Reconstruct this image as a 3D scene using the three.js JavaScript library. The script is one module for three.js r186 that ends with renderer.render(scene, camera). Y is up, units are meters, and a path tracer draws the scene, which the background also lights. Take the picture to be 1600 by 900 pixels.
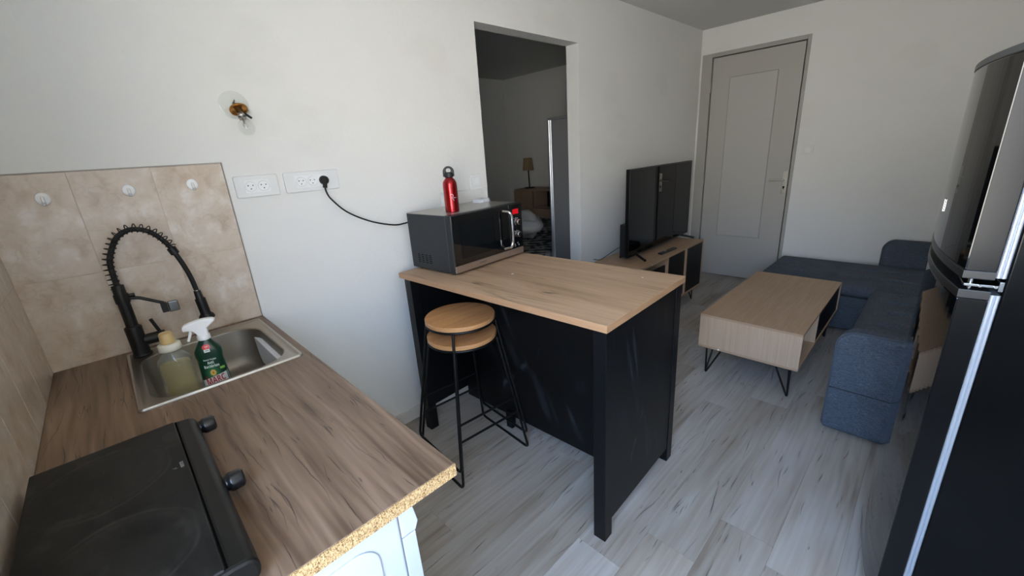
import * as THREE from 'three';
import { RoundedBoxGeometry } from 'three/addons/geometries/RoundedBoxGeometry.js';
import { RectAreaLightUniformsLib } from 'three/addons/lights/RectAreaLightUniformsLib.js';
import { mergeGeometries } from 'three/addons/utils/BufferGeometryUtils.js';

// ---------------------------------------------------------------- camera, sky, exposure
const scene = new THREE.Scene();
const renderer = new THREE.WebGLRenderer({ antialias: true });
renderer.toneMapping = THREE.LinearToneMapping;
renderer.toneMappingExposure = 0.95;
renderer.shadowMap.enabled = true;

const FOCAL = 646.214;                                   // pixels for a 1600 x 900 frame
const camera = new THREE.PerspectiveCamera(2 * Math.atan(450 / FOCAL) * 180 / Math.PI, 16 / 9, 0.02, 60);
{
  const [yaw, pitch, roll] = [43.596, -18.028, -3.924].map((d) => d * Math.PI / 180);
  const f = new THREE.Vector3(Math.sin(yaw) * Math.cos(pitch), Math.sin(pitch), -Math.cos(yaw) * Math.cos(pitch));
  const r0 = new THREE.Vector3(Math.cos(yaw), 0, Math.sin(yaw)), u0 = r0.clone().cross(f);
  const r = r0.clone().multiplyScalar(Math.cos(roll)).addScaledVector(u0, Math.sin(roll));
  const u = u0.clone().multiplyScalar(Math.cos(roll)).addScaledVector(r0, -Math.sin(roll));
  camera.position.set(0.25464, 1.44406, 1.94653);
  camera.quaternion.setFromRotationMatrix(new THREE.Matrix4().makeBasis(r, u, f.clone().negate()));
}
scene.add(camera);

{ // a clear blue sky over a warm bright haze at the horizon, sunlit pale ground below
  const W = 128, H = 128, data = new Float32Array(W * H * 4);
  for (let j = 0; j < H; j++) for (let i = 0; i < W; i++) {
    const e = ((j + 0.5) / H - 0.5) * 180, t = Math.min(1, Math.max(0, (e - 5) / 11)), k = t * t * (3 - 2 * t);
    const c = e > 0 ? [1.0 - 0.62 * k, 0.95 - 0.27 * k, 0.88 + 0.34 * k] : [0.92, 0.86, 0.76];
    data.set([...c, 1], (j * W + i) * 4);
  }
  const sky = new THREE.DataTexture(data, W, H, THREE.RGBAFormat, THREE.FloatType);
  sky.mapping = THREE.EquirectangularReflectionMapping; sky.magFilter = sky.minFilter = THREE.LinearFilter; sky.needsUpdate = true;
  scene.background = sky;
  scene.backgroundIntensity = 13.0;
}
{ // part of the daylight of the window in the left wall, as an area light filling its opening
  RectAreaLightUniformsLib.init();
  const day = new THREE.RectAreaLight(new THREE.Color().setRGB(0.80, 0.86, 0.96), 5.0, 1.02, 1.38);
  day.name = 'window_daylight'; day.position.set(-0.09, 1.46, 2.06); day.rotation.y = -Math.PI / 2; scene.add(day);
}

// ---------------------------------------------------------------- helpers
const PI = Math.PI, V3 = (x, y, z) => new THREE.Vector3(x, y, z);
function rng(seed) { let s = seed >>> 0; return () => { s = (s + 0x6D2B79F5) >>> 0; let t = s; t = Math.imul(t ^ (t >>> 15), t | 1); t ^= t + Math.imul(t ^ (t >>> 7), t | 61); return ((t ^ (t >>> 14)) >>> 0) / 4294967296; }; }
const taken = new Map();
function numbered(name) { const n = taken.get(name) || 0; taken.set(name, n + 1); return n ? name + '_' + String(n).padStart(3, '0') : name; }
function thing(name, label, category, [x, y, z] = [0, 0, 0], turn = 0, group) {
  const o = new THREE.Group(); o.name = numbered(name); scene.add(o);
  o.position.set(x, y, z); o.rotation.y = turn; o.userData = { label, category };
  if (group) o.userData.group = group;
  return o;
}
function part(name, geo, m, parent, pos, label) {
  const g = Array.isArray(geo) ? mergeGeometries(geo.map((k) => { const c = k.index ? k.toNonIndexed() : k; for (const a of Object.keys(c.attributes)) if (!['position', 'normal', 'uv'].includes(a)) c.deleteAttribute(a); return c; })) : geo;
  const o = new THREE.Mesh(g, m); o.castShadow = o.receiveShadow = true;
  const used = new Set(parent.children.map((c) => c.name));
  let nm = name, k = 0; while (used.has(nm)) nm = name + '_' + String(++k).padStart(3, '0');
  o.name = nm; if (pos) o.position.set(...pos); if (label) o.userData.label = label;
  parent.add(o); return o;
}
function struct(name, geo, m, pos) { const o = part(name, geo, m, scene, pos); o.userData.kind = 'structure'; return o; }
function structGroup(name) { const o = new THREE.Group(); o.name = name; o.userData.kind = 'structure'; scene.add(o); return o; }
// box from a corner to a corner; r rounds its edges
function bx(x0, y0, z0, x1, y1, z1, r = 0) {
  const w = x1 - x0, h = y1 - y0, d = z1 - z0;
  const g = r ? new RoundedBoxGeometry(w, h, d, 2, r) : new THREE.BoxGeometry(w, h, d);
  g.translate((x0 + x1) / 2, (y0 + y1) / 2, (z0 + z1) / 2); return g;
}
const cyl = (r0, r1, h, seg = 24) => new THREE.CylinderGeometry(r0, r1, h, seg);
function rod(a, b, r, seg = 10) {
  const d = b.clone().sub(a), g = new THREE.CylinderGeometry(r, r, d.length(), seg);
  g.applyQuaternion(new THREE.Quaternion().setFromUnitVectors(V3(0, 1, 0), d.clone().normalize()));
  const m = a.clone().add(b).multiplyScalar(0.5); g.translate(m.x, m.y, m.z); return g;
}
function tube(pts, r, seg = 48, rad = 10, closed = false, tension = 0.5) { return new THREE.TubeGeometry(new THREE.CatmullRomCurve3(pts, closed, 'catmullrom', tension), seg, r, rad, closed); }
// tube through corner points with rounded corners
function bent(pts, r, fillet = 0.02, rad = 10) {
  const path = new THREE.CurvePath();
  let from = pts[0];
  for (let i = 1; i < pts.length - 1; i++) {
    const p = pts[i], a = pts[i - 1].clone().sub(p), b = pts[i + 1].clone().sub(p);
    const k = Math.min(fillet, a.length() * 0.45, b.length() * 0.45);
    const s = p.clone().addScaledVector(a.normalize(), k), e = p.clone().addScaledVector(b.normalize(), k);
    path.add(new THREE.LineCurve3(from, s)); path.add(new THREE.QuadraticBezierCurve3(s, p, e)); from = e;
  }
  path.add(new THREE.LineCurve3(from, pts[pts.length - 1]));
  const out = [];
  for (const c of path.curves) { const n = c.isLineCurve3 ? 1 : 6; for (let i = 0; i < n; i++) out.push(c.getPoint(i / n)); }
  out.push(pts[pts.length - 1]);
  const poly = new THREE.CurvePath(); for (let i = 1; i < out.length; i++) poly.add(new THREE.LineCurve3(out[i - 1], out[i]));
  // explicit sweep so that straight runs keep few rings
  const pos = [], nor = [], uv = [], idx = []; let ref = null;
  out.forEach((p, i) => {
    const t = (i < out.length - 1 ? out[i + 1].clone().sub(p) : p.clone().sub(out[i - 1])).normalize();
    if (i > 0 && i < out.length - 1) t.add(p.clone().sub(out[i - 1]).normalize()).normalize();
    if (!ref) ref = Math.abs(t.y) < 0.9 ? V3(0, 1, 0) : V3(1, 0, 0);
    const n = ref.clone().addScaledVector(t, -ref.dot(t)).normalize(), b = t.clone().cross(n); ref = n;
    for (let j = 0; j <= rad; j++) {
      const a = j / rad * 2 * PI, d = n.clone().multiplyScalar(Math.cos(a)).addScaledVector(b, Math.sin(a));
      pos.push(p.x + d.x * r, p.y + d.y * r, p.z + d.z * r); nor.push(d.x, d.y, d.z); uv.push(j / rad, i / out.length);
      if (i && j) { const k = rad + 1, q = i * k + j; idx.push(q - k - 1, q - k, q, q - k - 1, q, q - 1); }
    }
  });
  const g = new THREE.BufferGeometry();
  g.setAttribute('position', new THREE.Float32BufferAttribute(pos, 3)); g.setAttribute('normal', new THREE.Float32BufferAttribute(nor, 3));
  g.setAttribute('uv', new THREE.Float32BufferAttribute(uv, 2)); g.setIndex(idx); return g;
}
function lathe(prof, seg = 40) { return new THREE.LatheGeometry(prof.map(([r, y]) => new THREE.Vector2(r, y)), seg); }
function rrShape(x0, y0, x1, y1, r) {
  const s = new THREE.Shape(), [a, b, c, d] = Array.isArray(r) ? r : [r, r, r, r];  // corner radii: x0y0, x1y0, x1y1, x0y1
  s.moveTo(x0 + a, y0); s.lineTo(x1 - b, y0); if (b) s.absarc(x1 - b, y0 + b, b, -PI / 2, 0); s.lineTo(x1, y1 - c); if (c) s.absarc(x1 - c, y1 - c, c, 0, PI / 2);
  s.lineTo(x0 + d, y1); if (d) s.absarc(x0 + d, y1 - d, d, PI / 2, PI); s.lineTo(x0, y0 + a); if (a) s.absarc(x0 + a, y0 + a, a, PI, 1.5 * PI); return s;
}
function extrude(shape, depth, bevel = 0, seg = 12) { return new THREE.ExtrudeGeometry(shape, { depth: depth - 2 * bevel, bevelEnabled: bevel > 0, bevelThickness: bevel, bevelSize: bevel, bevelOffset: -bevel, bevelSegments: 2, curveSegments: seg }).translate(0, 0, bevel); }
// box-mapped texture coordinates in metres: v runs along the grain axis
function grain(g, axis, [tu, tv] = [1, 1], off = [0, 0]) {
  g = g.index ? g.toNonIndexed() : g;
  const p = g.attributes.position, uv = new Float32Array(p.count * 2), A = V3(), B = V3(), C = V3(), n = V3();
  for (let i = 0; i < p.count; i += 3) {
    A.fromBufferAttribute(p, i); B.fromBufferAttribute(p, i + 1); C.fromBufferAttribute(p, i + 2);
    n.copy(B).sub(A).cross(C.clone().sub(A));
    const ab = [Math.abs(n.x), Math.abs(n.y), Math.abs(n.z)], face = ab.indexOf(Math.max(...ab));
    const ax = [0, 1, 2].filter((k) => k !== face), vv = ax.includes(axis) ? axis : ax[1], uu = ax.find((k) => k !== vv);
    for (let k = 0; k < 3; k++) { const P = [p.getX(i + k), p.getY(i + k), p.getZ(i + k)]; uv[(i + k) * 2] = P[uu] / tu + off[0]; uv[(i + k) * 2 + 1] = P[vv] / tv + off[1]; }
  }
  g.setAttribute('uv', new THREE.BufferAttribute(uv, 2)); return g;
}

// ---------------------------------------------------------------- procedural textures
function lattice(seed) { const r = rng(seed), t = new Float32Array(65536); for (let i = 0; i < 65536; i++) t[i] = r(); return t; }
const LAT = lattice(7);
function noise(x, y, px, py, s = 0) {        // value noise, periodic in px, py cells
  const xi = Math.floor(x), yi = Math.floor(y), fx = x - xi, fy = y - yi, u = fx * fx * (3 - 2 * fx), v = fy * fy * (3 - 2 * fy);
  const m = (a, p) => ((a % p) + p) % p, h = (a, b) => LAT[(m(a, px) * 374761 + m(b, py) * 668265 + s * 9176 + ((m(a, px) * 31 + m(b, py) * 17) << 3)) & 65535];
  const a = h(xi, yi), b = h(xi + 1, yi), c = h(xi, yi + 1), d = h(xi + 1, yi + 1);
  return a + (b - a) * u + (c - a) * v + (a - b - c + d) * u * v;
}
function fbm(u, v, fx, fy, oct, s = 0) { let t = 0, a = 0.5, n = 0; for (let o = 0; o < oct; o++) { t += a * noise(u * fx, v * fy, fx, fy, s + o * 5); n += a; a *= 0.5; fx *= 2; fy *= 2; } return t / n; }
const mix = (a, b, t) => a + (b - a) * t, clamp = (x) => Math.min(1, Math.max(0, x)), smooth = (a, b, x) => { const t = clamp((x - a) / (b - a)); return t * t * (3 - 2 * t); };
function ramp(cols, t) { t = clamp(t) * (cols.length - 1); const i = Math.min(cols.length - 2, Math.floor(t)), f = t - i; return [0, 1, 2].map((k) => mix(cols[i][k], cols[i + 1][k], f)); }
function dataTex(W, H, fn, srgb = true, post) {
  const d = new Uint8Array(W * H * 4);
  for (let j = 0; j < H; j++) for (let i = 0; i < W; i++) { const c = fn(i / W, j / H), k = (j * W + i) * 4; d[k] = c[0]; d[k + 1] = c[1]; d[k + 2] = c[2]; d[k + 3] = 255; }
  if (post) post(d, W, H);
  const t = new THREE.DataTexture(d, W, H); t.wrapS = t.wrapT = THREE.RepeatWrapping; t.magFilter = THREE.LinearFilter; t.minFilter = THREE.LinearMipmapLinearFilter; t.generateMipmaps = true;
  if (srgb) t.colorSpace = THREE.SRGBColorSpace; t.needsUpdate = true; return t;
}
// wood: u across the grain, v along it
function woodTex(W, H, { seed = 1, fx = 14, fy = 2, cols, warp = 0.05, fine = 0.3, rings = 0.3, cracks = 0, knots = 0, dark = 0.5, len = [0.1, 0.4], width = 1.2, soft = 0.7, patch = 0.4, swirl = 9, clusters = 0, px = 3 }) {
  const post = (d) => {
    const r = rng(seed * 77 + 5), shade = (x, y, k) => { x = ((x % W) + W) % W; y = ((y % H) + H) % H; const q = (y * W + x) * 4; for (let c = 0; c < 3; c++) d[q + c] *= 1 - k; };
    let cx = 0, cy = 0;
    for (let n = 0; n < cracks; n++) {
      let x = r() * W, y = r() * H; if (n < clusters * 9) { if (n % 9 === 0) { cx = x; cy = y; } x = cx + (r() - 0.5) * W * 0.05; y = cy + (r() - 0.5) * H * 0.035; }
      const L = mix(len[0], len[1], r() * r()) * H * (n < clusters * 9 ? 0.45 : 1), w0 = width * (0.4 + r()), k0 = dark * (0.35 + 0.65 * r()); let sl = (r() - 0.5) * 0.25;
      for (let s = 0; s < L; s++) {
        const e = Math.sin(PI * s / L); sl += (r() - 0.5) * 0.06; sl *= 0.985; x += sl; y += 1;
        const w = Math.max(0.5, w0 * e * (0.7 + 0.6 * r()));
        for (let q = -Math.ceil(w) - 1; q <= Math.ceil(w) + 1; q++) { const g = clamp(1 - Math.abs(q + Math.floor(x) - x) / (w + 0.5)); if (g > 0) shade(Math.floor(x) + q, Math.floor(y), k0 * e * g); }
      }
    }
    for (let n = 0; n < knots; n++) {
      const x = r() * W, y = r() * H, a = W * (0.006 + 0.012 * r()), b = a * (1.2 + r());
      for (let j = -Math.ceil(b * 2); j < b * 2; j++) for (let i = -Math.ceil(a * 2); i < a * 2; i++) { const q = Math.hypot(i / a, j / b); if (q < 2) shade(Math.floor(x + i), Math.floor(y + j), 0.45 * Math.max(0, 1 - q / 2) * (0.7 + 0.3 * Math.sin(q * 9))); }
    }
  };
  return dataTex(W, H, (u, v) => {
    const wv = fbm(u, v, 3, 2, 3, seed) - 0.5, uu = u + warp * wv;
    const a = fbm(uu, v, fx, fy, 3, seed + 3), b = fbm(uu, v, fx * 5, fy * 2, 2, seed + 9), c = fbm(u, v, px, Math.ceil(px * 0.6), 4, seed + 13);
    let t = 0.5 + (a - 0.5) * soft + (b - 0.5) * fine * 2 + (c - 0.5) * patch;
    if (rings) { const q = (u * fx * 0.9 + wv * swirl) % 1, l = Math.abs(q - Math.floor(q) - 0.5), m = smooth(0.38, 0.62, fbm(u, v, 4, 3, 2, seed + 17)); t -= rings * m * smooth(0.16, 0.0, l) * (0.4 + 0.6 * b); }
    return ramp(cols, t);
  }, true, post);
}
const heightTex = (W, H, fn) => dataTex(W, H, (u, v) => { const k = 255 * clamp(fn(u, v)); return [k, k, k]; }, false);
function canvasTex(W, H, draw) { const c = document.createElement('canvas'); c.width = W; c.height = H; draw(c.getContext('2d'), W, H); const t = new THREE.CanvasTexture(c); t.colorSpace = THREE.SRGBColorSpace; return t; }

// ---------------------------------------------------------------- materials
const std = (o) => new THREE.MeshStandardMaterial({ roughness: 0.6, ...o }), phys = (o) => new THREE.MeshPhysicalMaterial({ roughness: 0.5, ...o });
const paintBump = heightTex(256, 256, (u, v) => fbm(u, v, 40, 40, 3, 2));
paintBump.repeat.set(2, 2);
const wallMap = dataTex(512, 512, (u, v) => { const k = fbm(u, v, 3, 3, 4, 4) - 0.5, q = smooth(0.62, 0.78, fbm(u, v, 6, 9, 4, 21)) * 7; return [229 + k * 6 - q * 0.5, 228 + k * 6 - q * 0.5, 223 + k * 6 - q * 0.6]; });
wallMap.repeat.set(0.4, 0.4);
const M = {
  wall: std({ map: wallMap, bumpMap: paintBump, bumpScale: 0.0006, roughness: 0.75 }),
  ceiling: std({ color: 0xd6d6d2, roughness: 0.9 }),
  trimGrey: std({ color: 0xaaa79f, roughness: 0.5 }),
  doorGrey: std({ color: 0xb4b1aa, roughness: 0.5 }),
  white: phys({ color: 0xe4e4e1, roughness: 0.35 }),
  whitePlastic: phys({ color: 0xf0f0ee, roughness: 0.25 }),
  appliance: phys({ color: 0xc0c3c6, roughness: 0.3, clearcoat: 0.4, clearcoatRoughness: 0.2 }),
  dark: phys({ color: 0x020202, roughness: 0.9, specularIntensity: 0.1 }),
  blackPaint: phys({ color: 0x090a0d, roughness: 0.42, specularIntensity: 0.6 }),
  blackMetal: std({ color: 0x0d0d0e, roughness: 0.45, metalness: 0.3 }),
  matteBlack: std({ color: 0x0b0b0b, roughness: 0.5 }),
  rubber: std({ color: 0x111111, roughness: 0.7 }),
  steel: std({ color: 0xb9b5ad, metalness: 1, roughness: 0.28 }),
  chrome: std({ color: 0xd8d8d8, metalness: 1, roughness: 0.1 }),
  brass: std({ color: 0xb98243, metalness: 0.9, roughness: 0.32 }),
  copper: std({ color: 0xc89468, metalness: 0.9, roughness: 0.3 }),
  glass: phys({ color: 0xffffff, transmission: 1, thickness: 0, roughness: 0.02, ior: 1.45 }),
  acrylic: phys({ color: 0xffffff, transmission: 0.9, thickness: 0, roughness: 0.06, ior: 1.45 }),
  beigeTrim: std({ color: 0xd9d6cf, roughness: 0.6 }),
};

// ---- wood surfaces
const oakTop = woodTex(768, 1536, { seed: 3, fx: 16, fy: 2, warp: 0.06, rings: 0.16, fine: 0.22, soft: 0.45, patch: 0.5, cracks: 60, clusters: 3, dark: 0.55, len: [0.05, 0.35], width: 3.0, cols: [[128, 98, 70], [172, 140, 110], [190, 158, 127], [202, 173, 142]] });
const workTex = woodTex(1024, 2048, { seed: 11, fx: 14, fy: 3, warp: 0.08, rings: 0.10, fine: 0.42, soft: 0.45, patch: 0.7, swirl: 6, px: 5, cracks: 280, clusters: 6, dark: 0.7, len: [0.015, 0.28], width: 1.5, cols: [[78, 58, 42], [112, 89, 70], [130, 106, 86], [150, 127, 107]] });
const floorTex = woodTex(1024, 2048, { seed: 23, fx: 30, fy: 6, warp: 0.04, rings: 0.06, fine: 0.2, soft: 0.28, patch: 0.85, px: 9, swirl: 10, cracks: 460, clusters: 14, dark: 0.55, len: [0.008, 0.11], width: 1.6, cols: [[124, 112, 100], [162, 154, 145], [179, 175, 170], [192, 191, 190]] });
const lightOak = woodTex(512, 512, { seed: 31, fx: 50, fy: 3, warp: 0.02, rings: 0.08, fine: 0.2, soft: 0.35, patch: 0.12, swirl: 6, cols: [[128, 99, 74], [164, 134, 106], [176, 146, 118], [190, 161, 133]] });
const paleOak = woodTex(512, 512, { seed: 37, fx: 70, fy: 2, warp: 0.015, rings: 0.06, fine: 0.22, soft: 0.3, patch: 0.1, swirl: 6, cols: [[140, 114, 88], [178, 150, 122], [190, 163, 137], [202, 178, 154]] });
const beech = woodTex(256, 512, { seed: 41, fx: 16, fy: 2, warp: 0.04, rings: 0.25, fine: 0.3, soft: 0.5, patch: 0.3, cols: [[160, 108, 62], [190, 136, 86], [202, 149, 98], [212, 162, 112]] });
const chip = dataTex(256, 256, (u, v) => { const a = fbm(u, v, 34, 60, 2, 3), b = fbm(u, v, 60, 110, 2, 8); return ramp([[128, 98, 62], [200, 168, 118], [218, 190, 142], [232, 208, 164]], 0.5 + (a - 0.5) * 1.5 + (b - 0.5) * 1.5); });
M.oakTop = std({ map: oakTop, roughness: 0.5 }); M.work = std({ map: workTex, roughness: 0.42 }); M.lightOak = std({ map: lightOak, roughness: 0.5 });
M.paleOak = std({ map: paleOak, roughness: 0.5 }); M.beech = std({ map: beech, roughness: 0.45 }); M.chip = std({ map: chip, color: 0xd8cfc2, roughness: 0.85 });
M.edgeOak = std({ map: lightOak, color: 0xfff2e2, roughness: 0.5 });

// ---------------------------------------------------------------- the setting
const L = 4.963, H = 2.476, ZF = 2.78, DX0 = 1.959, DX1 = 2.9, DY = 2.137, T = 0.108, BZ = -2.9;
const WIN = { z0: 1.50, z1: 2.62, y0: 0.72, y1: 2.2 };
{ // wall with the doorway: outline with a notch, extruded through its thickness
  const s = new THREE.Shape(); s.moveTo(-0.12, 0); s.lineTo(DX0, 0); s.lineTo(DX0, DY); s.lineTo(DX1, DY); s.lineTo(DX1, 0); s.lineTo(L + 0.12, 0); s.lineTo(L + 0.12, H); s.lineTo(-0.12, H); s.closePath();
  struct('wall_back', new THREE.ExtrudeGeometry(s, { depth: T, bevelEnabled: false }), M.wall, [0, 0, -T]);
  // the wall with the window (x = 0), coordinates (z, y)
  const w = new THREE.Shape(); w.moveTo(-T, 0); w.lineTo(ZF, 0); w.lineTo(ZF, H); w.lineTo(-T, H); w.closePath();
  const h = new THREE.Path(); h.moveTo(WIN.z0, WIN.y0); h.lineTo(WIN.z1, WIN.y0); h.lineTo(WIN.z1, WIN.y1); h.lineTo(WIN.z0, WIN.y1); h.closePath(); w.holes.push(h);
  struct('wall_left', new THREE.ExtrudeGeometry(w, { depth: 0.2, bevelEnabled: false }).rotateY(-PI / 2), M.wall);
  // the far wall with the door
  const r = new THREE.Shape(); r.moveTo(0, 0); r.lineTo(0.021, 0); r.lineTo(0.021, 2.247); r.lineTo(0.936, 2.247); r.lineTo(0.936, 0); r.lineTo(ZF, 0); r.lineTo(ZF, H); r.lineTo(0, H); r.closePath();
  struct('wall_right', new THREE.ExtrudeGeometry(r, { depth: 0.12, bevelEnabled: false }).rotateY(-PI / 2).translate(0.12, 0, 0), M.wall, [L, 0, 0]);
  struct('wall_front', bx(-0.2, 0, ZF, L + 0.12, H, ZF + 0.12), M.wall);
  struct('ceiling', bx(-0.2, H, BZ - 0.1, L + 0.3, H + 0.12, ZF + 0.12), M.ceiling);
  // bedroom shell beyond the doorway
  struct('wall_bedroom_far', bx(0.6, 0, BZ - 0.1, L + 0.12, H, BZ), M.wall);
  struct('wall_bedroom_right', bx(L + 0.02, 0, BZ, L + 0.14, H, -T), M.wall);
  struct('wall_bedroom_left', bx(0.6, 0, BZ, 0.7, H, -T), M.wall);
}
// floor: a slab with its planks, each one a board of its own
{
  const fl = struct('floor', bx(-0.2, -0.12, BZ - 0.1, L + 0.14, -0.006, ZF + 0.12), std({ color: 0x55524d, roughness: 0.9 }));
  const R = rng(5), pw = 0.185, pl = 1.22, gap = 0.0003;
  const tones = [0xffffff, 0xf5f4f3, 0xfbfaf8, 0xefedea, 0xf8f4ee].map((c) => std({ map: floorTex, color: c, roughness: 0.42 }));
  let row = 0;
  for (let z = -T; z < ZF; z += pw, row++) {
    for (let x = -0.2 - R() * pl; x < L; x += pl) {
      const x0 = Math.max(x, 0), x1 = Math.min(x + pl, L + 0.02), z0 = z, z1 = Math.min(z + pw, ZF); if (x1 - x0 < 0.02) continue;
      const g = grain(bx(x0 + gap, -0.006, z0 + gap, x1 - gap, 0, z1 - gap), 0, [1.5, 3.0], [R() * 3, R() * 3]);
      part('plank', g, tones[Math.floor(R() * tones.length)], fl);
    }
  }
  struct('floor_bedroom', bx(0.7, -0.006, BZ, L + 0.02, 0, -T - 0.001), std({ map: floorTex, roughness: 0.5 }));
  struct('baseboard_back', bx(0.63, 0, 0, DX0 - 0.005, 0.075, 0.012, 0.003), M.beigeTrim);
  struct('baseboard_right', bx(L - 0.012, 0, 0.945, L, 0.075, ZF, 0.003), M.beigeTrim);
}
// window: open casement frame in the left wall, behind the camera
{
  const w = structGroup('window_1'), fr = M.whitePlastic, { z0, z1, y0, y1 } = WIN;
  part('window_frame', [bx(-0.16, y0, z0, -0.1, y1, z0 + 0.05), bx(-0.16, y0, z1 - 0.05, -0.1, y1, z1), bx(-0.16, y1 - 0.05, z0 + 0.05, -0.1, y1, z1 - 0.05), bx(-0.16, y0, z0 + 0.05, -0.1, y0 + 0.05, z1 - 0.05)], fr, w);
  part('window_sill', bx(-0.2, y0 - 0.03, z0 - 0.02, 0.03, y0 - 0.0005, z1 + 0.02, 0.004), fr, w);
}
// door in the far wall
{
  const d = structGroup('door_1'), x = L, zs0 = 0.126, zs1 = 0.905, ys = 2.203;
  part('door_frame', [bx(x - 0.012, 0, 0.021, x + 0.09, 2.247, 0.118, 0.003), bx(x - 0.012, 0, 0.911, x + 0.09, 2.247, 0.936, 0.003), bx(x - 0.012, 2.211, 0.118, x + 0.09, 2.247, 0.911, 0.003)], M.trimGrey, d);
  const leaf = part('door_leaf', bx(x + 0.004, 0.006, zs0, x + 0.044, ys, zs1 - 0.006, 0.002), M.doorGrey, d);
  part('door_stop', [bx(x + 0.05, 0, 0.118, x + 0.09, 2.211, 0.911)], std({ color: 0x2a2825, roughness: 0.9 }), d);
  const [a, b, c, e] = [0.292, 0.713, 0.447, 2.013], m = 0.008;   // recessed panel outline
  part('panel_molding', [bx(x - 0.002, c, a, x + 0.006, c + m, b, 0.002), bx(x - 0.002, e - m, a, x + 0.006, e, b, 0.002), bx(x - 0.002, c, a, x + 0.006, e, a + m, 0.002), bx(x - 0.002, c, b - m, x + 0.006, e, b, 0.002)], std({ color: 0xa3a099, roughness: 0.5 }), leaf);
  part('door_panel', bx(x - 0.0005, c + m, a + m, x + 0.006, e - m, b - m), std({ color: 0xbab8b2, roughness: 0.5 }), leaf);
  const hs = std({ color: 0xd6d2c6, metalness: 0.85, roughness: 0.3 });
  const plate = part('handle_plate', bx(x - 0.006, 0.905, 0.855, x + 0.005, 1.115, 0.893, 0.004), hs, d);
  part('keyhole', [cyl(0.009, 0.009, 0.004).rotateZ(PI / 2).translate(x - 0.007, 0.965, 0.874), bx(x - 0.009, 0.945, 0.870, x - 0.005, 0.965, 0.878)], M.dark, plate);
  part('door_handle', bent([V3(x - 0.004, 1.035, 0.874), V3(x - 0.05, 1.035, 0.874), V3(x - 0.05, 1.033, 0.755)], 0.008, 0.015), hs, d);
  for (const y of [0.28, 1.04, 1.94]) part('hinge', cyl(0.008, 0.008, 0.09).translate(x - 0.012, y, 0.121), M.trimGrey, d);
}
// wall tiles round the worktop
{
  const marble = (seed) => dataTex(256, 384, (u, v) => {
    const w = fbm(u, v, 3, 4, 4, seed), a = fbm(u + w * 0.25, v + w * 0.2, 5, 7, 4, seed + 2), ve = Math.abs(fbm(u + a * 0.2, v, 4, 5, 4, seed + 6) - 0.5), g = fbm(u, v, 40, 60, 2, seed + 7);
    const c = ramp([[186, 165, 143], [202, 184, 164], [210, 195, 178], [221, 211, 200]], 0.5 + (a - 0.5) * 1.5 + (g - 0.5) * 0.15), k = smooth(0.02, 0, ve) * 0.05;
    return c.map((q) => q * (1 - k));
  });
  const mats = [51, 64, 83].map((s) => phys({ map: marble(s), roughness: 0.28 }));
  const grout = std({ color: 0xc9b8a2, roughness: 0.9 }), R = rng(9), k = 0.0006;
  const wb = scene.getObjectByName('wall_back'), wl = scene.getObjectByName('wall_left');
  part('grout', bx(0, 0.85, 0, 0.624, 1.478, 0.0053), grout, wb, [0, 0, T]);
  const rows = [[0.856, 1.1545], [1.1545, 1.479]], tile = (g, axis) => { const u = grain(g, axis, [0.21, 0.325], [R(), R()]); return u; };
  for (const [y0, y1] of rows) for (const [x0, x1] of [[0.006, 0.207], [0.207, 0.414], [0.414, 0.625]])
    part('tile', tile(bx(x0 + k, y0 + k, 0.001, x1 - k, y1 - k, 0.006, 0.001), 1), mats[Math.floor(R() * 3)], wb, [0, 0, T]);
  struct('trim_1', [bx(0.6255, 0.856, 0, 0.6285, 1.4825, 0.0075), bx(0, 1.4795, 0, 0.6255, 1.4825, 0.0075)], std({ color: 0xa9a298, roughness: 0.5 }));
  part('grout', bx(0, 0.85, 0.0, 0.0053, 1.478, 1.44), grout, wl);
  for (const [y0, y1] of rows) for (let i = 0; i < 7; i++) {
    const z0 = Math.max(0.007, 0.088 + (i - 1) * 0.205), z1 = Math.min(1.44, 0.088 + i * 0.205);
    part('tile', tile(bx(0.001, y0 + k, z0 + k, 0.006, y1 - k, z1 - k, 0.001), 1), mats[Math.floor(R() * 3)], wl);
  }
}

// ---------------------------------------------------------------- kitchen counter
const YW = 0.859;
const SK = { x0: 0.186, x1: 0.603, z0: 0.055, z1: 0.571 }, BS = { x0: 0.215, x1: 0.572, z0: 0.112, z1: 0.548 };
{ // worktop, with the sink cut-out
  const t = thing('worktop', 'brown oak-look kitchen worktop with a raw chipboard end', 'worktop');
  const s = new THREE.Shape(); s.moveTo(0.007, 0.008); s.lineTo(0.627, 0.008); s.lineTo(0.627, 1.353); s.lineTo(0.007, 1.353); s.closePath();
  const h = new THREE.Path(rrShape(BS.x0 - 0.012, BS.z0 - 0.012, BS.x1 + 0.012, BS.z1 + 0.01, 0.09).getPoints(10)); s.holes.push(h);
  part('slab', grain(extrude(s, 0.029, 0.0012).rotateX(PI / 2).translate(0, YW, 0), 2, [0.64, 1.36]), M.work, t);
  part('chipboard_end', grain(bx(0.007, YW - 0.0285, 1.353, 0.627, YW - 0.0012, 1.3555), 0, [0.1, 0.1]), M.chip, t, null, 'raw chipboard cut end');
}
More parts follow.
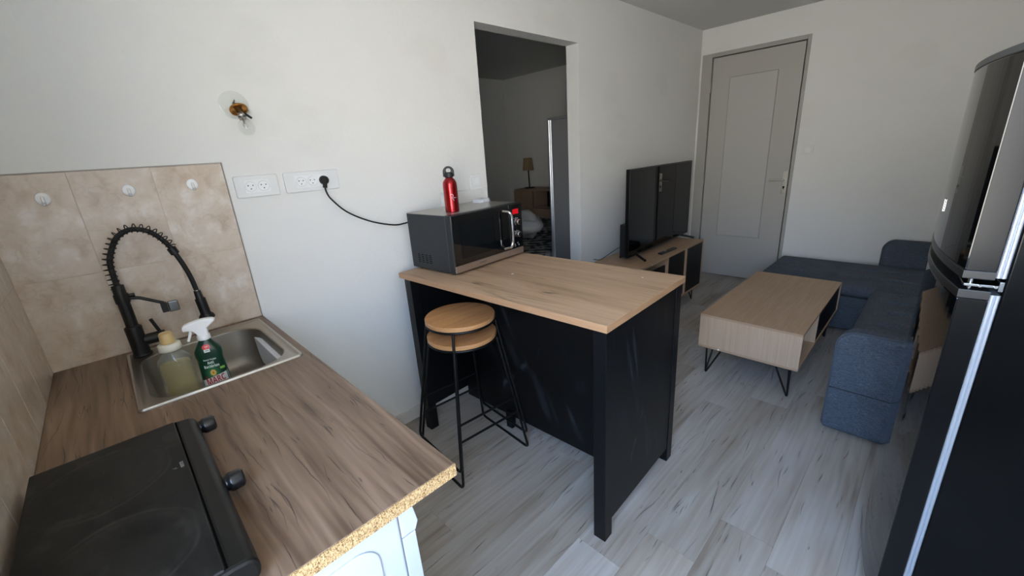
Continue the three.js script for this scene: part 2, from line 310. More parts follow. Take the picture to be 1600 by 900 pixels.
{ // low cabinet under the sink
  const t = thing('base_cabinet', 'white base cabinet below the sink and worktop', 'cabinet');
  part('side_panel', bx(0.03, 0.05, 0.03, 0.55, 0.828, 0.046), M.white, t); part('side_panel', bx(0.03, 0.05, 0.7, 0.55, 0.828, 0.716), M.white, t);
  part('bottom_panel', bx(0.03, 0.05, 0.046, 0.55, 0.068, 0.7), M.white, t); part('plinth', bx(0.08, 0, 0.03, 0.5, 0.05, 0.716), M.white, t);
  const d = part('door', bx(0.551, 0.06, 0.033, 0.569, 0.826, 0.713, 0.002), M.white, t); part('handle', bx(0.57, 0.62, 0.66, 0.582, 0.78, 0.672, 0.003), M.chrome, d);
}
{ // washing machine
  const t = thing('washing_machine', 'white washing machine under the near end of the worktop', 'washing machine');
  part('body', bx(0.03, 0.02, 0.745, 0.503, 0.826, 1.328, 0.006), M.appliance, t);
  const s = new THREE.Shape(); s.moveTo(0.504, 0.08); s.lineTo(0.531, 0.08); s.quadraticCurveTo(0.538, 0.4, 0.533, 0.742); s.lineTo(0.504, 0.742); s.closePath();
  part('front_panel', extrude(s, 0.583, 0.002).translate(0, 0, 0.745), M.appliance, t);
  const c = new THREE.Shape(); c.moveTo(0.504, 0.745); c.lineTo(0.534, 0.745); c.lineTo(0.5415, 0.762); c.lineTo(0.532, 0.826); c.lineTo(0.504, 0.826); c.closePath();
  part('control_panel', extrude(c, 0.583, 0.002).translate(0, 0, 0.745), M.appliance, t);
  part('side_pressing', extrude(rrShape(0.1, 0.12, 0.455, 0.782, 0.045), 0.006, 0.0028).translate(0, 0, 1.3265), M.appliance, t);
  const pr = lathe([[0.0, 0.045], [0.1, 0.042], [0.16, 0.028], [0.185, 0.0], [0.185, -0.01]], 48).rotateZ(-PI / 2).translate(0.533, 0.46, 1.09);
  part('porthole_door', pr, phys({ color: 0x101318, roughness: 0.15 }), t, null, 'dark bulging porthole door');
  for (const z of [0.8, 1.27]) for (const x of [0.08, 0.46]) part('foot', cyl(0.02, 0.02, 0.02).translate(x, 0.01, z), M.rubber, t);
  part('plinth', bx(0.06, 0.03, 0.75, 0.515, 0.08, 1.32), M.appliance, t);
}
// a stack of closed loops joined into a surface
function loft(rings, cap = true) {
  const n = rings[0].length, pos = [], uv = [], idx = [];
  rings.forEach((r, i) => r.forEach((p, j) => { pos.push(p.x, p.y, p.z); uv.push(j / n, i / rings.length); }));
  for (let i = 1; i < rings.length; i++) for (let j = 0; j < n; j++) { const a = (i - 1) * n + j, b = (i - 1) * n + (j + 1) % n, c = i * n + (j + 1) % n, d = i * n + j; idx.push(a, b, c, a, c, d); }
  if (cap) { const r = rings[rings.length - 1], m = r.reduce((s, p) => s.add(p), V3(0, 0, 0)).multiplyScalar(1 / n); pos.push(m.x, m.y, m.z); uv.push(0.5, 0.5); const k = pos.length / 3 - 1, o = (rings.length - 1) * n; for (let j = 0; j < n; j++) idx.push(o + j, o + (j + 1) % n, k); }
  const g = new THREE.BufferGeometry(); g.setAttribute('position', new THREE.Float32BufferAttribute(pos, 3)); g.setAttribute('uv', new THREE.Float32BufferAttribute(uv, 2)); g.setIndex(idx); g.computeVertexNormals(); return g;
}
function rrRing(x0, z0, x1, z1, r, y, q = 10) {
  const out = [], c = [[x1 - r, z1 - r, 0], [x0 + r, z1 - r, 1], [x0 + r, z0 + r, 2], [x1 - r, z0 + r, 3]];
  for (const [cx, cz, k] of c) for (let i = 0; i <= q; i++) { const a = (k + i / q) * PI / 2; out.push(V3(cx + r * Math.cos(a), y, cz + r * Math.sin(a))); }
  return out;
}
{ // steel sink
  const t = thing('sink', 'small stainless steel sink with a rounded basin set in the worktop', 'sink');
  const brushed = heightTex(256, 256, (u, v) => fbm(u, v, 8, 128, 2, 3));
  const st = std({ color: 0xb2ada4, metalness: 1, roughness: 0.3, bumpMap: brushed, bumpScale: 0.00005 });
  const ring = (o, y, r) => rrRing(SK.x0 + o, SK.z0 + o, SK.x1 - o, SK.z1 - o, r, y);
  const bas = (o, y, r) => rrRing(BS.x0 + o, BS.z0 + o, BS.x1 - o, BS.z1 - o, r, y);
  part('rim', loft([ring(0, YW + 0.0005, 0.012), ring(0.001, YW + 0.006, 0.011), ring(0.003, YW + 0.0075, 0.01), ring(0.008, YW + 0.0075, 0.009), ring(0.011, YW + 0.006, 0.008), ring(0.014, YW + 0.003, 0.008), bas(-0.004, YW + 0.003, 0.094), bas(-0.001, YW + 0.0025, 0.091), bas(0.0015, YW - 0.001, 0.09)], false), st, t);
  part('basin', loft([bas(0.0015, YW - 0.001, 0.09), bas(0.003, YW - 0.02, 0.089), bas(0.012, YW - 0.1, 0.085), bas(0.02, YW - 0.128, 0.08), bas(0.034, YW - 0.141, 0.07), bas(0.055, YW - 0.145, 0.06)]), std({ color: 0x9a948b, metalness: 1, roughness: 0.5, bumpMap: brushed, bumpScale: 0.00005 }), t);
  part('drain', [lathe([[0, 0.001], [0.024, 0.001], [0.032, 0.003], [0.036, 0.001], [0.036, 0]], 32).translate(0.46, YW - 0.145, 0.25)], M.chrome, t);
}
{ // spring tap
  const t = thing('kitchen_faucet', 'black kitchen tap with a coiled spring neck and pull-down spray head', 'tap', [0.229, YW + 0.003, 0.094]);
  const b = M.matteBlack, Y = (y) => y - YW - 0.003, X = (x) => x - 0.229;
  part('body', lathe([[0, 0], [0.027, 0], [0.027, 0.006], [0.0235, 0.008], [0.0235, 0.105], [0.018, 0.109], [0, 0.109]]), b, t);
  part('column', lathe([[0.0165, 0.105], [0.0165, 0.19], [0.0195, 0.194], [0.0195, 0.222], [0.0165, 0.224], [0.0165, 0.252], [0, 0.252]]), b, t);
  const lv = part('valve', cyl(0.019, 0.019, 0.06).rotateZ(PI / 2).translate(0.046, 0.05, 0), b, t);
  part('lever', rod(V3(0.066, 0.055, 0), V3(0.05, 0.118, 0.004), 0.0055), b, lv);
  const arm = part('holder_arm', [bent([V3(0.012, 0.205, 0), V3(0.04, 0.2, 0.002), V3(0.098, 0.165, 0.008)], 0.0055, 0.01), bx(0.088, 0.118, -0.004, 0.106, 0.152, 0.02, 0.002).translate(0, 0.014, 0), cyl(0.006, 0.006, 0.016).rotateZ(PI / 2).translate(0.026, 0.213, 0)], b, t);
  part('clip', bx(0.107, 0.128, 0.0, 0.137, 0.166, 0.016, 0.004), std({ color: 0x8e9499, metalness: 0.9, roughness: 0.25 }), arm, null, 'silver spray head clip');
  const P = [[0.243, 1.105], [0.238, 1.15], [0.240, 1.195], [0.250, 1.237], [0.272, 1.270], [0.308, 1.287], [0.350, 1.274], [0.386, 1.228], [0.408, 1.165], [0.422, 1.1], [0.428, 1.04]].map(([x, y]) => V3(X(x) + (0.229 - 0.229), Y(y), 0));
  P[0].x = 0; P[1].x = 0; P[2].x = 0.004;
  const cv = new THREE.CatmullRomCurve3(P);
  part('hose', new THREE.TubeGeometry(cv, 90, 0.0078, 12), M.rubber, t);
  const co = [], N = 21, f1 = 0.66;
  for (let i = 0; i <= N * 18; i++) { const s = i / (N * 18) * f1, p = cv.getPointAt(s), tg = cv.getTangentAt(s), n = V3(-tg.y, tg.x, 0), a = i / 18 * 2 * PI; co.push(p.addScaledVector(n, 0.004 + 0.0138 * Math.cos(a)).add(V3(0, 0, 0.0138 * Math.sin(a)))); }
  part('spring', new THREE.TubeGeometry(new THREE.CatmullRomCurve3(co), N * 18, 0.0016, 6), b, t);
  { const p = cv.getPointAt(0.665), q = cv.getPointAt(0.71); part('collar', rod(p, q, 0.0135, 20), b, t); }
  const e = P[P.length - 1], head = lathe([[0, -0.108], [0.0245, -0.108], [0.0255, -0.102], [0.022, -0.094], [0.0165, -0.088], [0.0165, -0.03], [0.0125, -0.028], [0.0105, 0.002], [0, 0.002]], 32).rotateZ(0.06);
  part('spray_head', head, b, t, [e.x, e.y, e.z]);
  part('ferrule', cyl(0.0085, 0.0085, 0.004), M.chrome, t, [e.x, e.y + 0.003, e.z]);
}
{ // two-plate electric hob
  const t = thing('electric_hob', 'black portable electric hob with two knobs, scuffed lid', 'hob');
  const scuff = dataTex(512, 1024, (u, v) => {
    let k = 24 + (fbm(u, v, 5, 8, 4, 3) - 0.5) * 34 + (fbm(u, v, 60, 90, 2, 5) - 0.5) * 6;
    k += smooth(0.6, 0.8, fbm(u, v, 9, 14, 3, 12)) * 12;
    for (const [cx, cy] of [[0.46, 0.27], [0.5, 0.74]]) { const d = Math.hypot((u - cx) * 0.235, (v - cy) * 0.51), w = 0.1 + 0.002 * Math.sin(v * 40); k += 20 * smooth(0.005, 0, Math.abs(d - w)) * (0.35 + 0.65 * smooth(0.35, 0.6, fbm(u, v, 6, 6, 2, 9))) + 15 * smooth(0.01, 0, Math.abs(d - w + 0.012)) * fbm(u, v, 20, 30, 2, 4); }
    const s = fbm(u, v, 90, 140, 1, 33); if (s > 0.985) k += 60;
    k = Math.max(k, 6); return [k * 1.0, k * 0.97, k * 0.9];
  });
  const top = phys({ map: scuff, roughness: 0.5, specularIntensity: 0.6 }), body = phys({ color: 0x100f0d, roughness: 0.42, specularIntensity: 0.6 });
  const Z0 = 0.812, Z1 = 1.338, y0 = YW + 0.008, yt = 0.914;
  const s = new THREE.Shape(); s.moveTo(0.022, y0); s.lineTo(0.266, y0); s.quadraticCurveTo(0.285, y0 + 0.002, 0.286, y0 + 0.02); s.quadraticCurveTo(0.287, yt - 0.006, 0.272, yt - 0.002); s.lineTo(0.254, yt); s.lineTo(0.03, yt); s.quadraticCurveTo(0.022, yt, 0.022, yt - 0.008); s.closePath();
  part('body', extrude(s, Z1 - Z0, 0.006).translate(0, 0, Z0), body, t);
  const lid = bx(0.024, yt - 0.004, Z0 + 0.004, 0.247, yt + 0.003, Z1 - 0.004, 0.003), q = lid.attributes.position, uv = lid.attributes.uv;
  for (let i = 0; i < q.count; i++) uv.setXY(i, (q.getX(i) - 0.02) / 0.232, (q.getZ(i) - Z0) / (Z1 - Z0));
  const ld = part('lid', lid, top, t);
  part('groove', bx(0.2475, yt - 0.003, Z0 + 0.006, 0.2505, yt + 0.0005, Z1 - 0.006), M.dark, t);
  const lg = canvasTex(128, 256, (c, W, Hh) => { c.fillStyle = '#000'; c.fillRect(0, 0, W, Hh); c.translate(W / 2, Hh / 2); c.rotate(PI / 2); c.fillStyle = '#fff'; c.font = 'bold 44px sans-serif'; c.textAlign = 'center'; c.fillText('ELSUN', 20, -18); c.strokeStyle = '#fff'; c.lineWidth = 7; c.beginPath(); c.arc(30, 34, 17, -1.2, 1.2); c.stroke(); c.beginPath(); c.arc(78, 22, 11, 1.9, 4.4); c.stroke(); });
  part('printed_logo', new THREE.PlaneGeometry(0.022, 0.04).rotateX(-PI / 2), std({ color: 0xa3a39f, alphaMap: lg, transparent: true, roughness: 0.5 }), ld, [0.232, yt + 0.0034, 1.008]);
  for (const z of [0.845, 1.105]) {
    const k = part('knob', lathe([[0, 0.03], [0.012, 0.03], [0.0175, 0.026], [0.0185, 0.009], [0.017, 0.005], [0.0145, 0.003], [0.0145, 0]], 14).rotateZ(-PI / 2), phys({ color: 0x15171a, roughness: 0.25 }), t, [0.2865, 0.893, z]);
    part('grip', bx(0.008, -0.0165, -0.004, 0.03, 0.0165, 0.004, 0.003), phys({ color: 0x1b1e22, roughness: 0.2 }), k);
  }
  for (const z of [0.85, 1.3]) for (const x of [0.05, 0.25]) part('foot', cyl(0.012, 0.012, 0.009).translate(x, YW + 0.0045, z), M.rubber, t);
}
// superellipse cross-section bottle from rings [y, half width, half depth, n]
function ringBottle(rows, seg = 40) {
  return loft(rows.map(([y, a, b, n = 2, dx = 0]) => { const r = []; for (let i = 0; i < seg; i++) { const t = -i / seg * 2 * PI, c = Math.cos(t), s = Math.sin(t); r.push(V3(dx + a * Math.sign(c) * Math.pow(Math.abs(c), 2 / n), y, b * Math.sign(s) * Math.pow(Math.abs(s), 2 / n))); } return r; }), true);
}
const YB = YW - 0.1448;
{ // washing-up liquid
  const t = thing('soap_bottle', 'clear plastic bottle of yellowish washing-up liquid standing in the sink', 'bottle', [0.295, YB, 0.402], -0.2);
  const shell = phys({ color: 0xf2f4ee, transmission: 0.93, thickness: 0.0, roughness: 0.1, ior: 1.35 });
  const rows = [[0.001, 0.02, 0.015], [0.0, 0.036, 0.022, 3], [0.004, 0.040, 0.026, 3]];
  for (let i = 0; i <= 40; i++) { const y = 0.01 + i / 40 * 0.175, k = i / 40, rib = (i > 6 && i < 30) ? 0.0009 * Math.sin(i * 1.9) : 0; rows.push([y, 0.041 + 0.002 * Math.sin(k * PI) + rib, 0.027 + 0.002 * Math.sin(k * PI) + rib, 2.8]); }
  rows.push([0.195, 0.043, 0.029, 2.6], [0.206, 0.041, 0.028, 2.4], [0.217, 0.034, 0.025, 2.2], [0.226, 0.024, 0.021], [0.232, 0.019, 0.019], [0.24, 0.019, 0.019]);
  part('shell', ringBottle(rows), shell, t);
  part('liquid', ringBottle([[0.005, 0.036, 0.022, 3], ...Array.from({ length: 31 }, (_, i) => [0.012 + i * 0.006, 0.037 + 0.0016 * Math.sin(i * 1.6), 0.0235 + 0.0016 * Math.sin(i * 1.6), 2.6]), [0.197, 0.034, 0.021, 2.4]]), phys({ color: 0xf0e6b4, roughness: 0.08, transmission: 0.85, thickness: 0, ior: 1.33 }), t);
  part('collar', lathe([[0.02, 0.238], [0.0285, 0.238], [0.0285, 0.256], [0.022, 0.259], [0, 0.259]]), phys({ color: 0xd8d4c4, roughness: 0.35 }), t);
  part('cap', lathe([[0.017, 0.259], [0.0185, 0.262], [0.017, 0.288], [0.0145, 0.292], [0, 0.292]]), phys({ color: 0xd9bd83, roughness: 0.35, transmission: 0.2, thickness: 0 }), t, null, 'yellowish cap');
}
{ // spray cleaner
  const t = thing('spray_bottle', 'green and white trigger spray cleaner with red lettering in the sink', 'spray bottle', [0.3795, YB, 0.415], -0.25);
  const body = phys({ color: 0xd3d3ce, roughness: 0.35 }), green = phys({ color: 0x0c3b2a, roughness: 0.35 });
  const prof = [[0.0, 0.034, 0.019, 3], [0.003, 0.0375, 0.022, 3], [0.05, 0.0375, 0.0225, 3.2], [0.1, 0.0365, 0.022, 3.2], [0.15, 0.0345, 0.021, 3], [0.182, 0.033, 0.021, 3], [0.19, 0.0355, 0.0215, 3], [0.207, 0.0355, 0.0215, 3], [0.216, 0.031, 0.021, 3], [0.234, 0.02, 0.0165, 2.4], [0.244, 0.015, 0.014], [0.254, 0.0135, 0.0135]];
  part('body', ringBottle([[0.0005, 0.02, 0.01, 2], ...prof]), green, t);
  // printed sleeve: a curved sheet hugging the front of the body
  const lab = canvasTex(512, 1024, (c, W, Hh) => {
    c.fillStyle = '#0a3323'; c.fillRect(0, 0, W, Hh);
    const g = c.createRadialGradient(250, 470, 20, 250, 470, 170); g.addColorStop(0, '#4d8a55'); g.addColorStop(1, '#0a3323'); c.fillStyle = g; c.fillRect(0, 300, W, 260);
    c.fillStyle = '#d6d5d0'; c.beginPath(); c.moveTo(0, 545); c.lineTo(W, 470); c.lineTo(W, Hh); c.lineTo(0, Hh); c.fill();
    c.fillStyle = '#c9302c'; c.beginPath(); c.ellipse(256, 70, 70, 40, 0, 0, 7); c.fill(); c.fillStyle = '#e7a0a0'; c.fillRect(226, 56, 60, 8); c.fillRect(236, 74, 40, 7);
    c.fillStyle = '#cfd6d0'; c.fillRect(205, 98, 102, 44); c.fillStyle = '#3f6b58'; c.fillRect(224, 112, 64, 10);
    c.fillStyle = '#e8eee8'; c.textAlign = 'center'; c.font = 'bold 28px sans-serif'; c.fillText('Pouvoir Vinaigre', 256, 262); c.font = 'bold 58px sans-serif'; c.fillText('Anti', 256, 318); c.fillText('Bactérien', 256, 372);
    c.fillStyle = '#86b24a'; c.fillRect(385, 390, 86, 34);
    c.fillStyle = '#d9b25c'; for (let i = 0; i < 7; i++) { c.beginPath(); c.arc(250 + 32 * Math.cos(i * 0.9), 452 + 26 * Math.sin(i * 0.9), 22, 0, 7); c.fill(); } c.fillStyle = '#a8742e'; c.beginPath(); c.arc(250, 452, 15, 0, 7); c.fill();
    c.save(); c.translate(262, 580); c.rotate(-0.1); c.fillStyle = '#b81414'; c.font = 'bold 122px sans-serif'; c.fillText('MARC', 0, 22); c.font = 'bold 44px sans-serif'; c.fillText('St', -140, -72); c.restore();
  });
  const at = (y) => { let i = 1; while (i < prof.length - 1 && prof[i][0] < y) i++; const A = prof[i - 1], B = prof[i], k = clamp((y - A[0]) / (B[0] - A[0])); return [1, 2, 3].map((q) => mix(A[q], B[q] ?? 2, k)); };
  const pos = [], uvs = [], idx = [], NX = 16, NY = 32;
  for (let j = 0; j <= NY; j++) for (let i = 0; i <= NX; i++) { const y = 0.006 + 0.232 * j / NY, [a, b, n] = at(y), x = (i / NX * 2 - 1) * 0.97; pos.push(a * x, y, b * Math.pow(1 - Math.pow(Math.abs(x), n || 2), 1 / (n || 2)) + 0.0006); uvs.push(0.5 + 0.5 * x * a / 0.038, j / NY); if (i && j) { const k = NX + 1, q = j * k + i; idx.push(q - k - 1, q - k, q, q - k - 1, q, q - 1); } }
  const lg = new THREE.BufferGeometry(); lg.setAttribute('position', new THREE.Float32BufferAttribute(pos, 3)); lg.setAttribute('uv', new THREE.Float32BufferAttribute(uvs, 2)); lg.setIndex(idx); lg.computeVertexNormals();
  part('label', lg, phys({ map: lab, roughness: 0.35 }), t, null, 'printed green sleeve with red lettering');
  const w = M.whitePlastic, hd = new THREE.Shape(); hd.moveTo(-0.05, 0.262); hd.quadraticCurveTo(-0.055, 0.274, -0.045, 0.282); hd.quadraticCurveTo(0.0, 0.297, 0.034, 0.291); hd.quadraticCurveTo(0.047, 0.288, 0.045, 0.28); hd.quadraticCurveTo(0.028, 0.268, 0.018, 0.26); hd.lineTo(0.016, 0.232); hd.lineTo(-0.014, 0.232); hd.quadraticCurveTo(-0.016, 0.25, -0.028, 0.258); hd.lineTo(-0.05, 0.262);
  part('spray_head', extrude(hd, 0.024, 0.005).translate(0, -0.235, -0.012).scale(0.88, 0.9, 1).translate(0, 0.257, 0), w, t);
  part('collar', lathe([[0.0145, 0.243], [0.0175, 0.245], [0.0175, 0.258], [0.014, 0.26]], 28), w, t);
  part('trigger', tube([V3(-0.026, 0.282, 0), V3(-0.031, 0.266, 0), V3(-0.04, 0.247, 0)], 0.0042, 10, 8), w, t);
}
// hooks on the tiles
[[0.139, 1.404, 'farthest left'], [0.341, 1.409, 'in the middle'], [0.519, 1.411, 'nearest the sockets']].forEach(([x, y, w]) => {
  const t = thing('wall_hook', 'small white plastic hook on the beige tiles, ' + w + ' of the three', 'hook', [x, y, 0.006], 0, 'white hooks on the tiled wall');
  part('backplate', new THREE.SphereGeometry(0.0175, 24, 14).scale(1, 1.12, 0.3).translate(0, 0, 0.003), M.whitePlastic, t);
  part('peg', tube([V3(0, 0.006, 0.006), V3(0, -0.004, 0.012), V3(0, -0.014, 0.013), V3(0, -0.017, 0.019), V3(0, -0.012, 0.023)], 0.0042, 16, 8), M.whitePlastic, t);
});

// ---------------------------------------------------------------- on the wall
function socket(x, y, parent) {
  const f = part('socket_face', lathe([[0.0, 0.001], [0.0165, 0.001], [0.0185, 0.004], [0.0205, 0.004], [0.021, 0.0]], 36).rotateX(PI / 2).translate(x, y, 0.0085), M.whitePlastic, parent);
  part('hole', [[-0.0085, 0.004], [0.0085, 0.004], [0.0, -0.009]].map(([dx, dy], i) => cyl(0.0021, 0.0021, 0.002, 12).rotateX(PI / 2).translate(x + dx, y + dy, 0.0105)), M.dark, f);
}
function plate(x0, x1, y0, y1, label) {
  const t = thing('socket_plate', label, 'socket', [0, 0, 0]);
  part('cover', extrude(rrShape(x0, y0, x1, y1, 0.008), 0.009, 0.003), M.white, t); return t;
}
{
  const a = plate(0.649, 0.808, 1.343, 1.427, 'white double socket plate with two empty outlets beside the tiles');
  part('insert', extrude(rrShape(0.682, 1.36, 0.774, 1.41, 0.004), 0.0015, 0.0005).translate(0, 0, 0.0085), M.whitePlastic, a); socket(0.704, 1.385, a); socket(0.751, 1.385, a);
  const b = plate(0.831, 1.060, 1.343, 1.428, 'white triple socket plate with a black plug in it'); socket(0.897, 1.386, b); socket(0.944, 1.386, b); socket(0.99, 1.385, b);
  part('insert', extrude(rrShape(0.874, 1.36, 1.012, 1.412, 0.004), 0.0015, 0.0005).translate(0, 0, 0.0085), M.whitePlastic, b);
  const c = thing('power_cord', 'black cord and plug running from the triple socket to the microwave', 'cord');
  part('plug', [lathe([[0, 0.022], [0.013, 0.022], [0.018, 0.016], [0.019, 0.0], [0, 0]], 28).rotateX(PI / 2).translate(0.99, 1.385, 0.0135), rod(V3(0.99, 1.38, 0.026), V3(0.986, 1.352, 0.026), 0.009, 16)], M.rubber, c);
  part('cable', tube([V3(0.986, 1.354, 0.026), V3(0.986, 1.335, 0.03), V3(1.0, 1.3, 0.036), V3(1.06, 1.235, 0.04), V3(1.16, 1.178, 0.045), V3(1.27, 1.143, 0.055), V3(1.335, 1.141, 0.055), V3(1.37, 1.146, 0.056)], 0.0038, 60, 8), M.rubber, c);
  const lamp = thing('wall_lamp', 'bare brass wall lamp with a clear glass disc and unlit bulb', 'lamp', [0.719, 1.683, 0]);
  part('glass_plate', lathe([[0, 0.003], [0.043, 0.003], [0.0495, 0.0015], [0.05, 0], [0, 0]], 48).rotateX(PI / 2).translate(0, 0.002, 0.002), phys({ color: 0xfbfcfb, transmission: 0.97, thickness: 0, roughness: 0.1, ior: 1.45 }), lamp);
  part('bracket', [rod(V3(0, 0.01, 0.004), V3(0, -0.018, 0.04), 0.004), rod(V3(0.004, 0.02, 0.007), V3(-0.004, 0.002, 0.008), 0.002), rod(V3(-0.006, 0.008, 0.008), V3(0.006, 0.004, 0.008), 0.002)], std({ color: 0x6d6a62, metalness: 0.8, roughness: 0.4 }), lamp);
  const tilt = new THREE.Matrix4().makeRotationX(-0.62).setPosition(0.002, -0.016, 0.042);
  part('brass_ring', lathe([[0.0, 0.006], [0.024, 0.006], [0.031, 0.0], [0.0305, -0.005], [0.0285, -0.006], [0.026, -0.001], [0.012, 0.002]], 36).applyMatrix4(tilt), M.brass, lamp);
  part('bulb_holder', lathe([[0, 0.01], [0.0115, 0.01], [0.0115, -0.026], [0.0135, -0.03], [0.0135, -0.04], [0, -0.04]], 28).applyMatrix4(tilt), M.steel, lamp);
  part('switch_key', rod(V3(0.014, -0.032, 0.056), V3(0.032, -0.05, 0.068), 0.0042), M.blackMetal, lamp);
  part('bulb', lathe([[0.0105, -0.04], [0.012, -0.05], [0.022, -0.066], [0.0275, -0.08], [0.0275, -0.09], [0.021, -0.104], [0.01, -0.111], [0, -0.112]], 32).applyMatrix4(tilt), phys({ color: 0xfafbfa, transmission: 0.98, thickness: 0, roughness: 0.03, ior: 1.4 }), lamp);
  part('filament', [rod(V3(0, -0.04, 0), V3(0, -0.064, 0), 0.003).applyMatrix4(tilt), new THREE.TorusGeometry(0.007, 0.0007, 6, 16).translate(0, -0.075, 0).applyMatrix4(tilt)], M.steel, lamp);
}
function lightSwitch(pos, turn, label) {
  const t = thing('light_switch', label, 'switch', pos, turn);
  part('cover', extrude(rrShape(-0.041, -0.041, 0.041, 0.041, 0.006), 0.009, 0.003), M.white, t);
  part('rocker', extrude(rrShape(-0.022, -0.022, 0.022, 0.022, 0.003), 0.004, 0.0012).rotateX(0.05).translate(0, 0, 0.008), M.whitePlastic, t);
}
lightSwitch([1.866, 1.301, 0.0], 0, 'white light switch left of the open doorway');
lightSwitch([L, 1.298, 1.028], -PI / 2, 'white light switch right of the grey door');

// ---------------------------------------------------------------- island
{
  const t = thing('kitchen_island', 'black kitchen island with an oak-look top and square legs', 'island', [1.293, 0, 1.278], 0.0415);
  const W = 0.636, D = 1.195, ht = 0.905, u = 0.879, b = M.blackPaint, lg = 0.05;
  part('top', grain(bx(0, u, -D, W, ht, 0, 0.0015), 2, [0.64, 1.25]), M.oakTop, t);
  part('edge_band', [grain(bx(-0.001, u, -D, 0.0005, ht - 0.001, 0), 2, [0.4, 0.4]), grain(bx(0, u, -0.0005, W, ht - 0.001, 0.001), 0, [0.4, 0.4])], M.edgeOak, t);
  for (const [x, z] of [[0.002, -lg - 0.003], [W - 0.045 - lg + 0.02, -lg - 0.003], [0.002, -D + 0.04], [W - 0.045 - lg + 0.02, -D + 0.04]]) part('leg', bx(x, 0, z, x + lg, u, z + lg, 0.0015), b, t);
  const xr = W - 0.025, scuff = dataTex(512, 512, (p, q) => {
    let k = 10 + (fbm(p, q, 6, 6, 4, 6) - 0.5) * 5;
    const s1 = Math.abs((p - 0.42) - (q - 0.42) * 0.75), in1 = p > 0.32 && p < 0.55 ? 1 : 0; k += in1 * smooth(0.03, 0, s1) * 60 * smooth(0.35, 0.7, fbm(p, q, 12, 12, 3, 4)) * 1.2;
    k += smooth(0.56, 0.8, fbm(p + q * 0.3, q, 22, 4, 4, 17)) * smooth(0.45, 0.6, fbm(p, q, 3, 3, 2, 5)) * 26;
    return [k, k * 1.06, k * 1.18];
  });
  const sc = phys({ map: scuff, roughness: 0.42, specularIntensity: 0.6 });
  const face = (g, ax, ay, sx, sy) => { const p = g.attributes.position, uv = g.attributes.uv; for (let i = 0; i < p.count; i++) uv.setXY(i, (ax === 0 ? p.getX(i) : p.getZ(i)) / sx, p.getY(i) / sy); return g; };
  part('end_panel', face(bx(lg + 0.002, 0.075, -0.02, xr - lg, u, -0.006), 0, 1, 0.62, 0.88), sc, t);
  part('end_panel', bx(lg + 0.002, 0.13, -D + 0.055, xr - lg, u, -D + 0.07), b, t);
  part('centre_panel', face(bx(0.305, 0.07, -D + 0.07, 0.321, u, -0.02), 2, 1, 1.2, 0.88), sc, t);
  part('centre_foot', bx(0.288, 0, -0.795, 0.318, 0.1, -0.755), b, t);
  for (const y of [0.075, 0.45]) part('shelf', bx(0.321, y, -D + 0.07, xr - 0.02, y + 0.016, -0.02), b, t);
  part('screw', [lathe([[0, 0.0012], [0.006, 0.001], [0.0065, 0]], 16).translate(0.285, ht, -0.67)], M.whitePlastic, t, null, 'white cover cap on the top');
  part('screw', [lathe([[0, 0.0012], [0.004, 0.001], [0.0045, 0]], 16).translate(0.53, ht, -0.14)], M.whitePlastic, t);
}
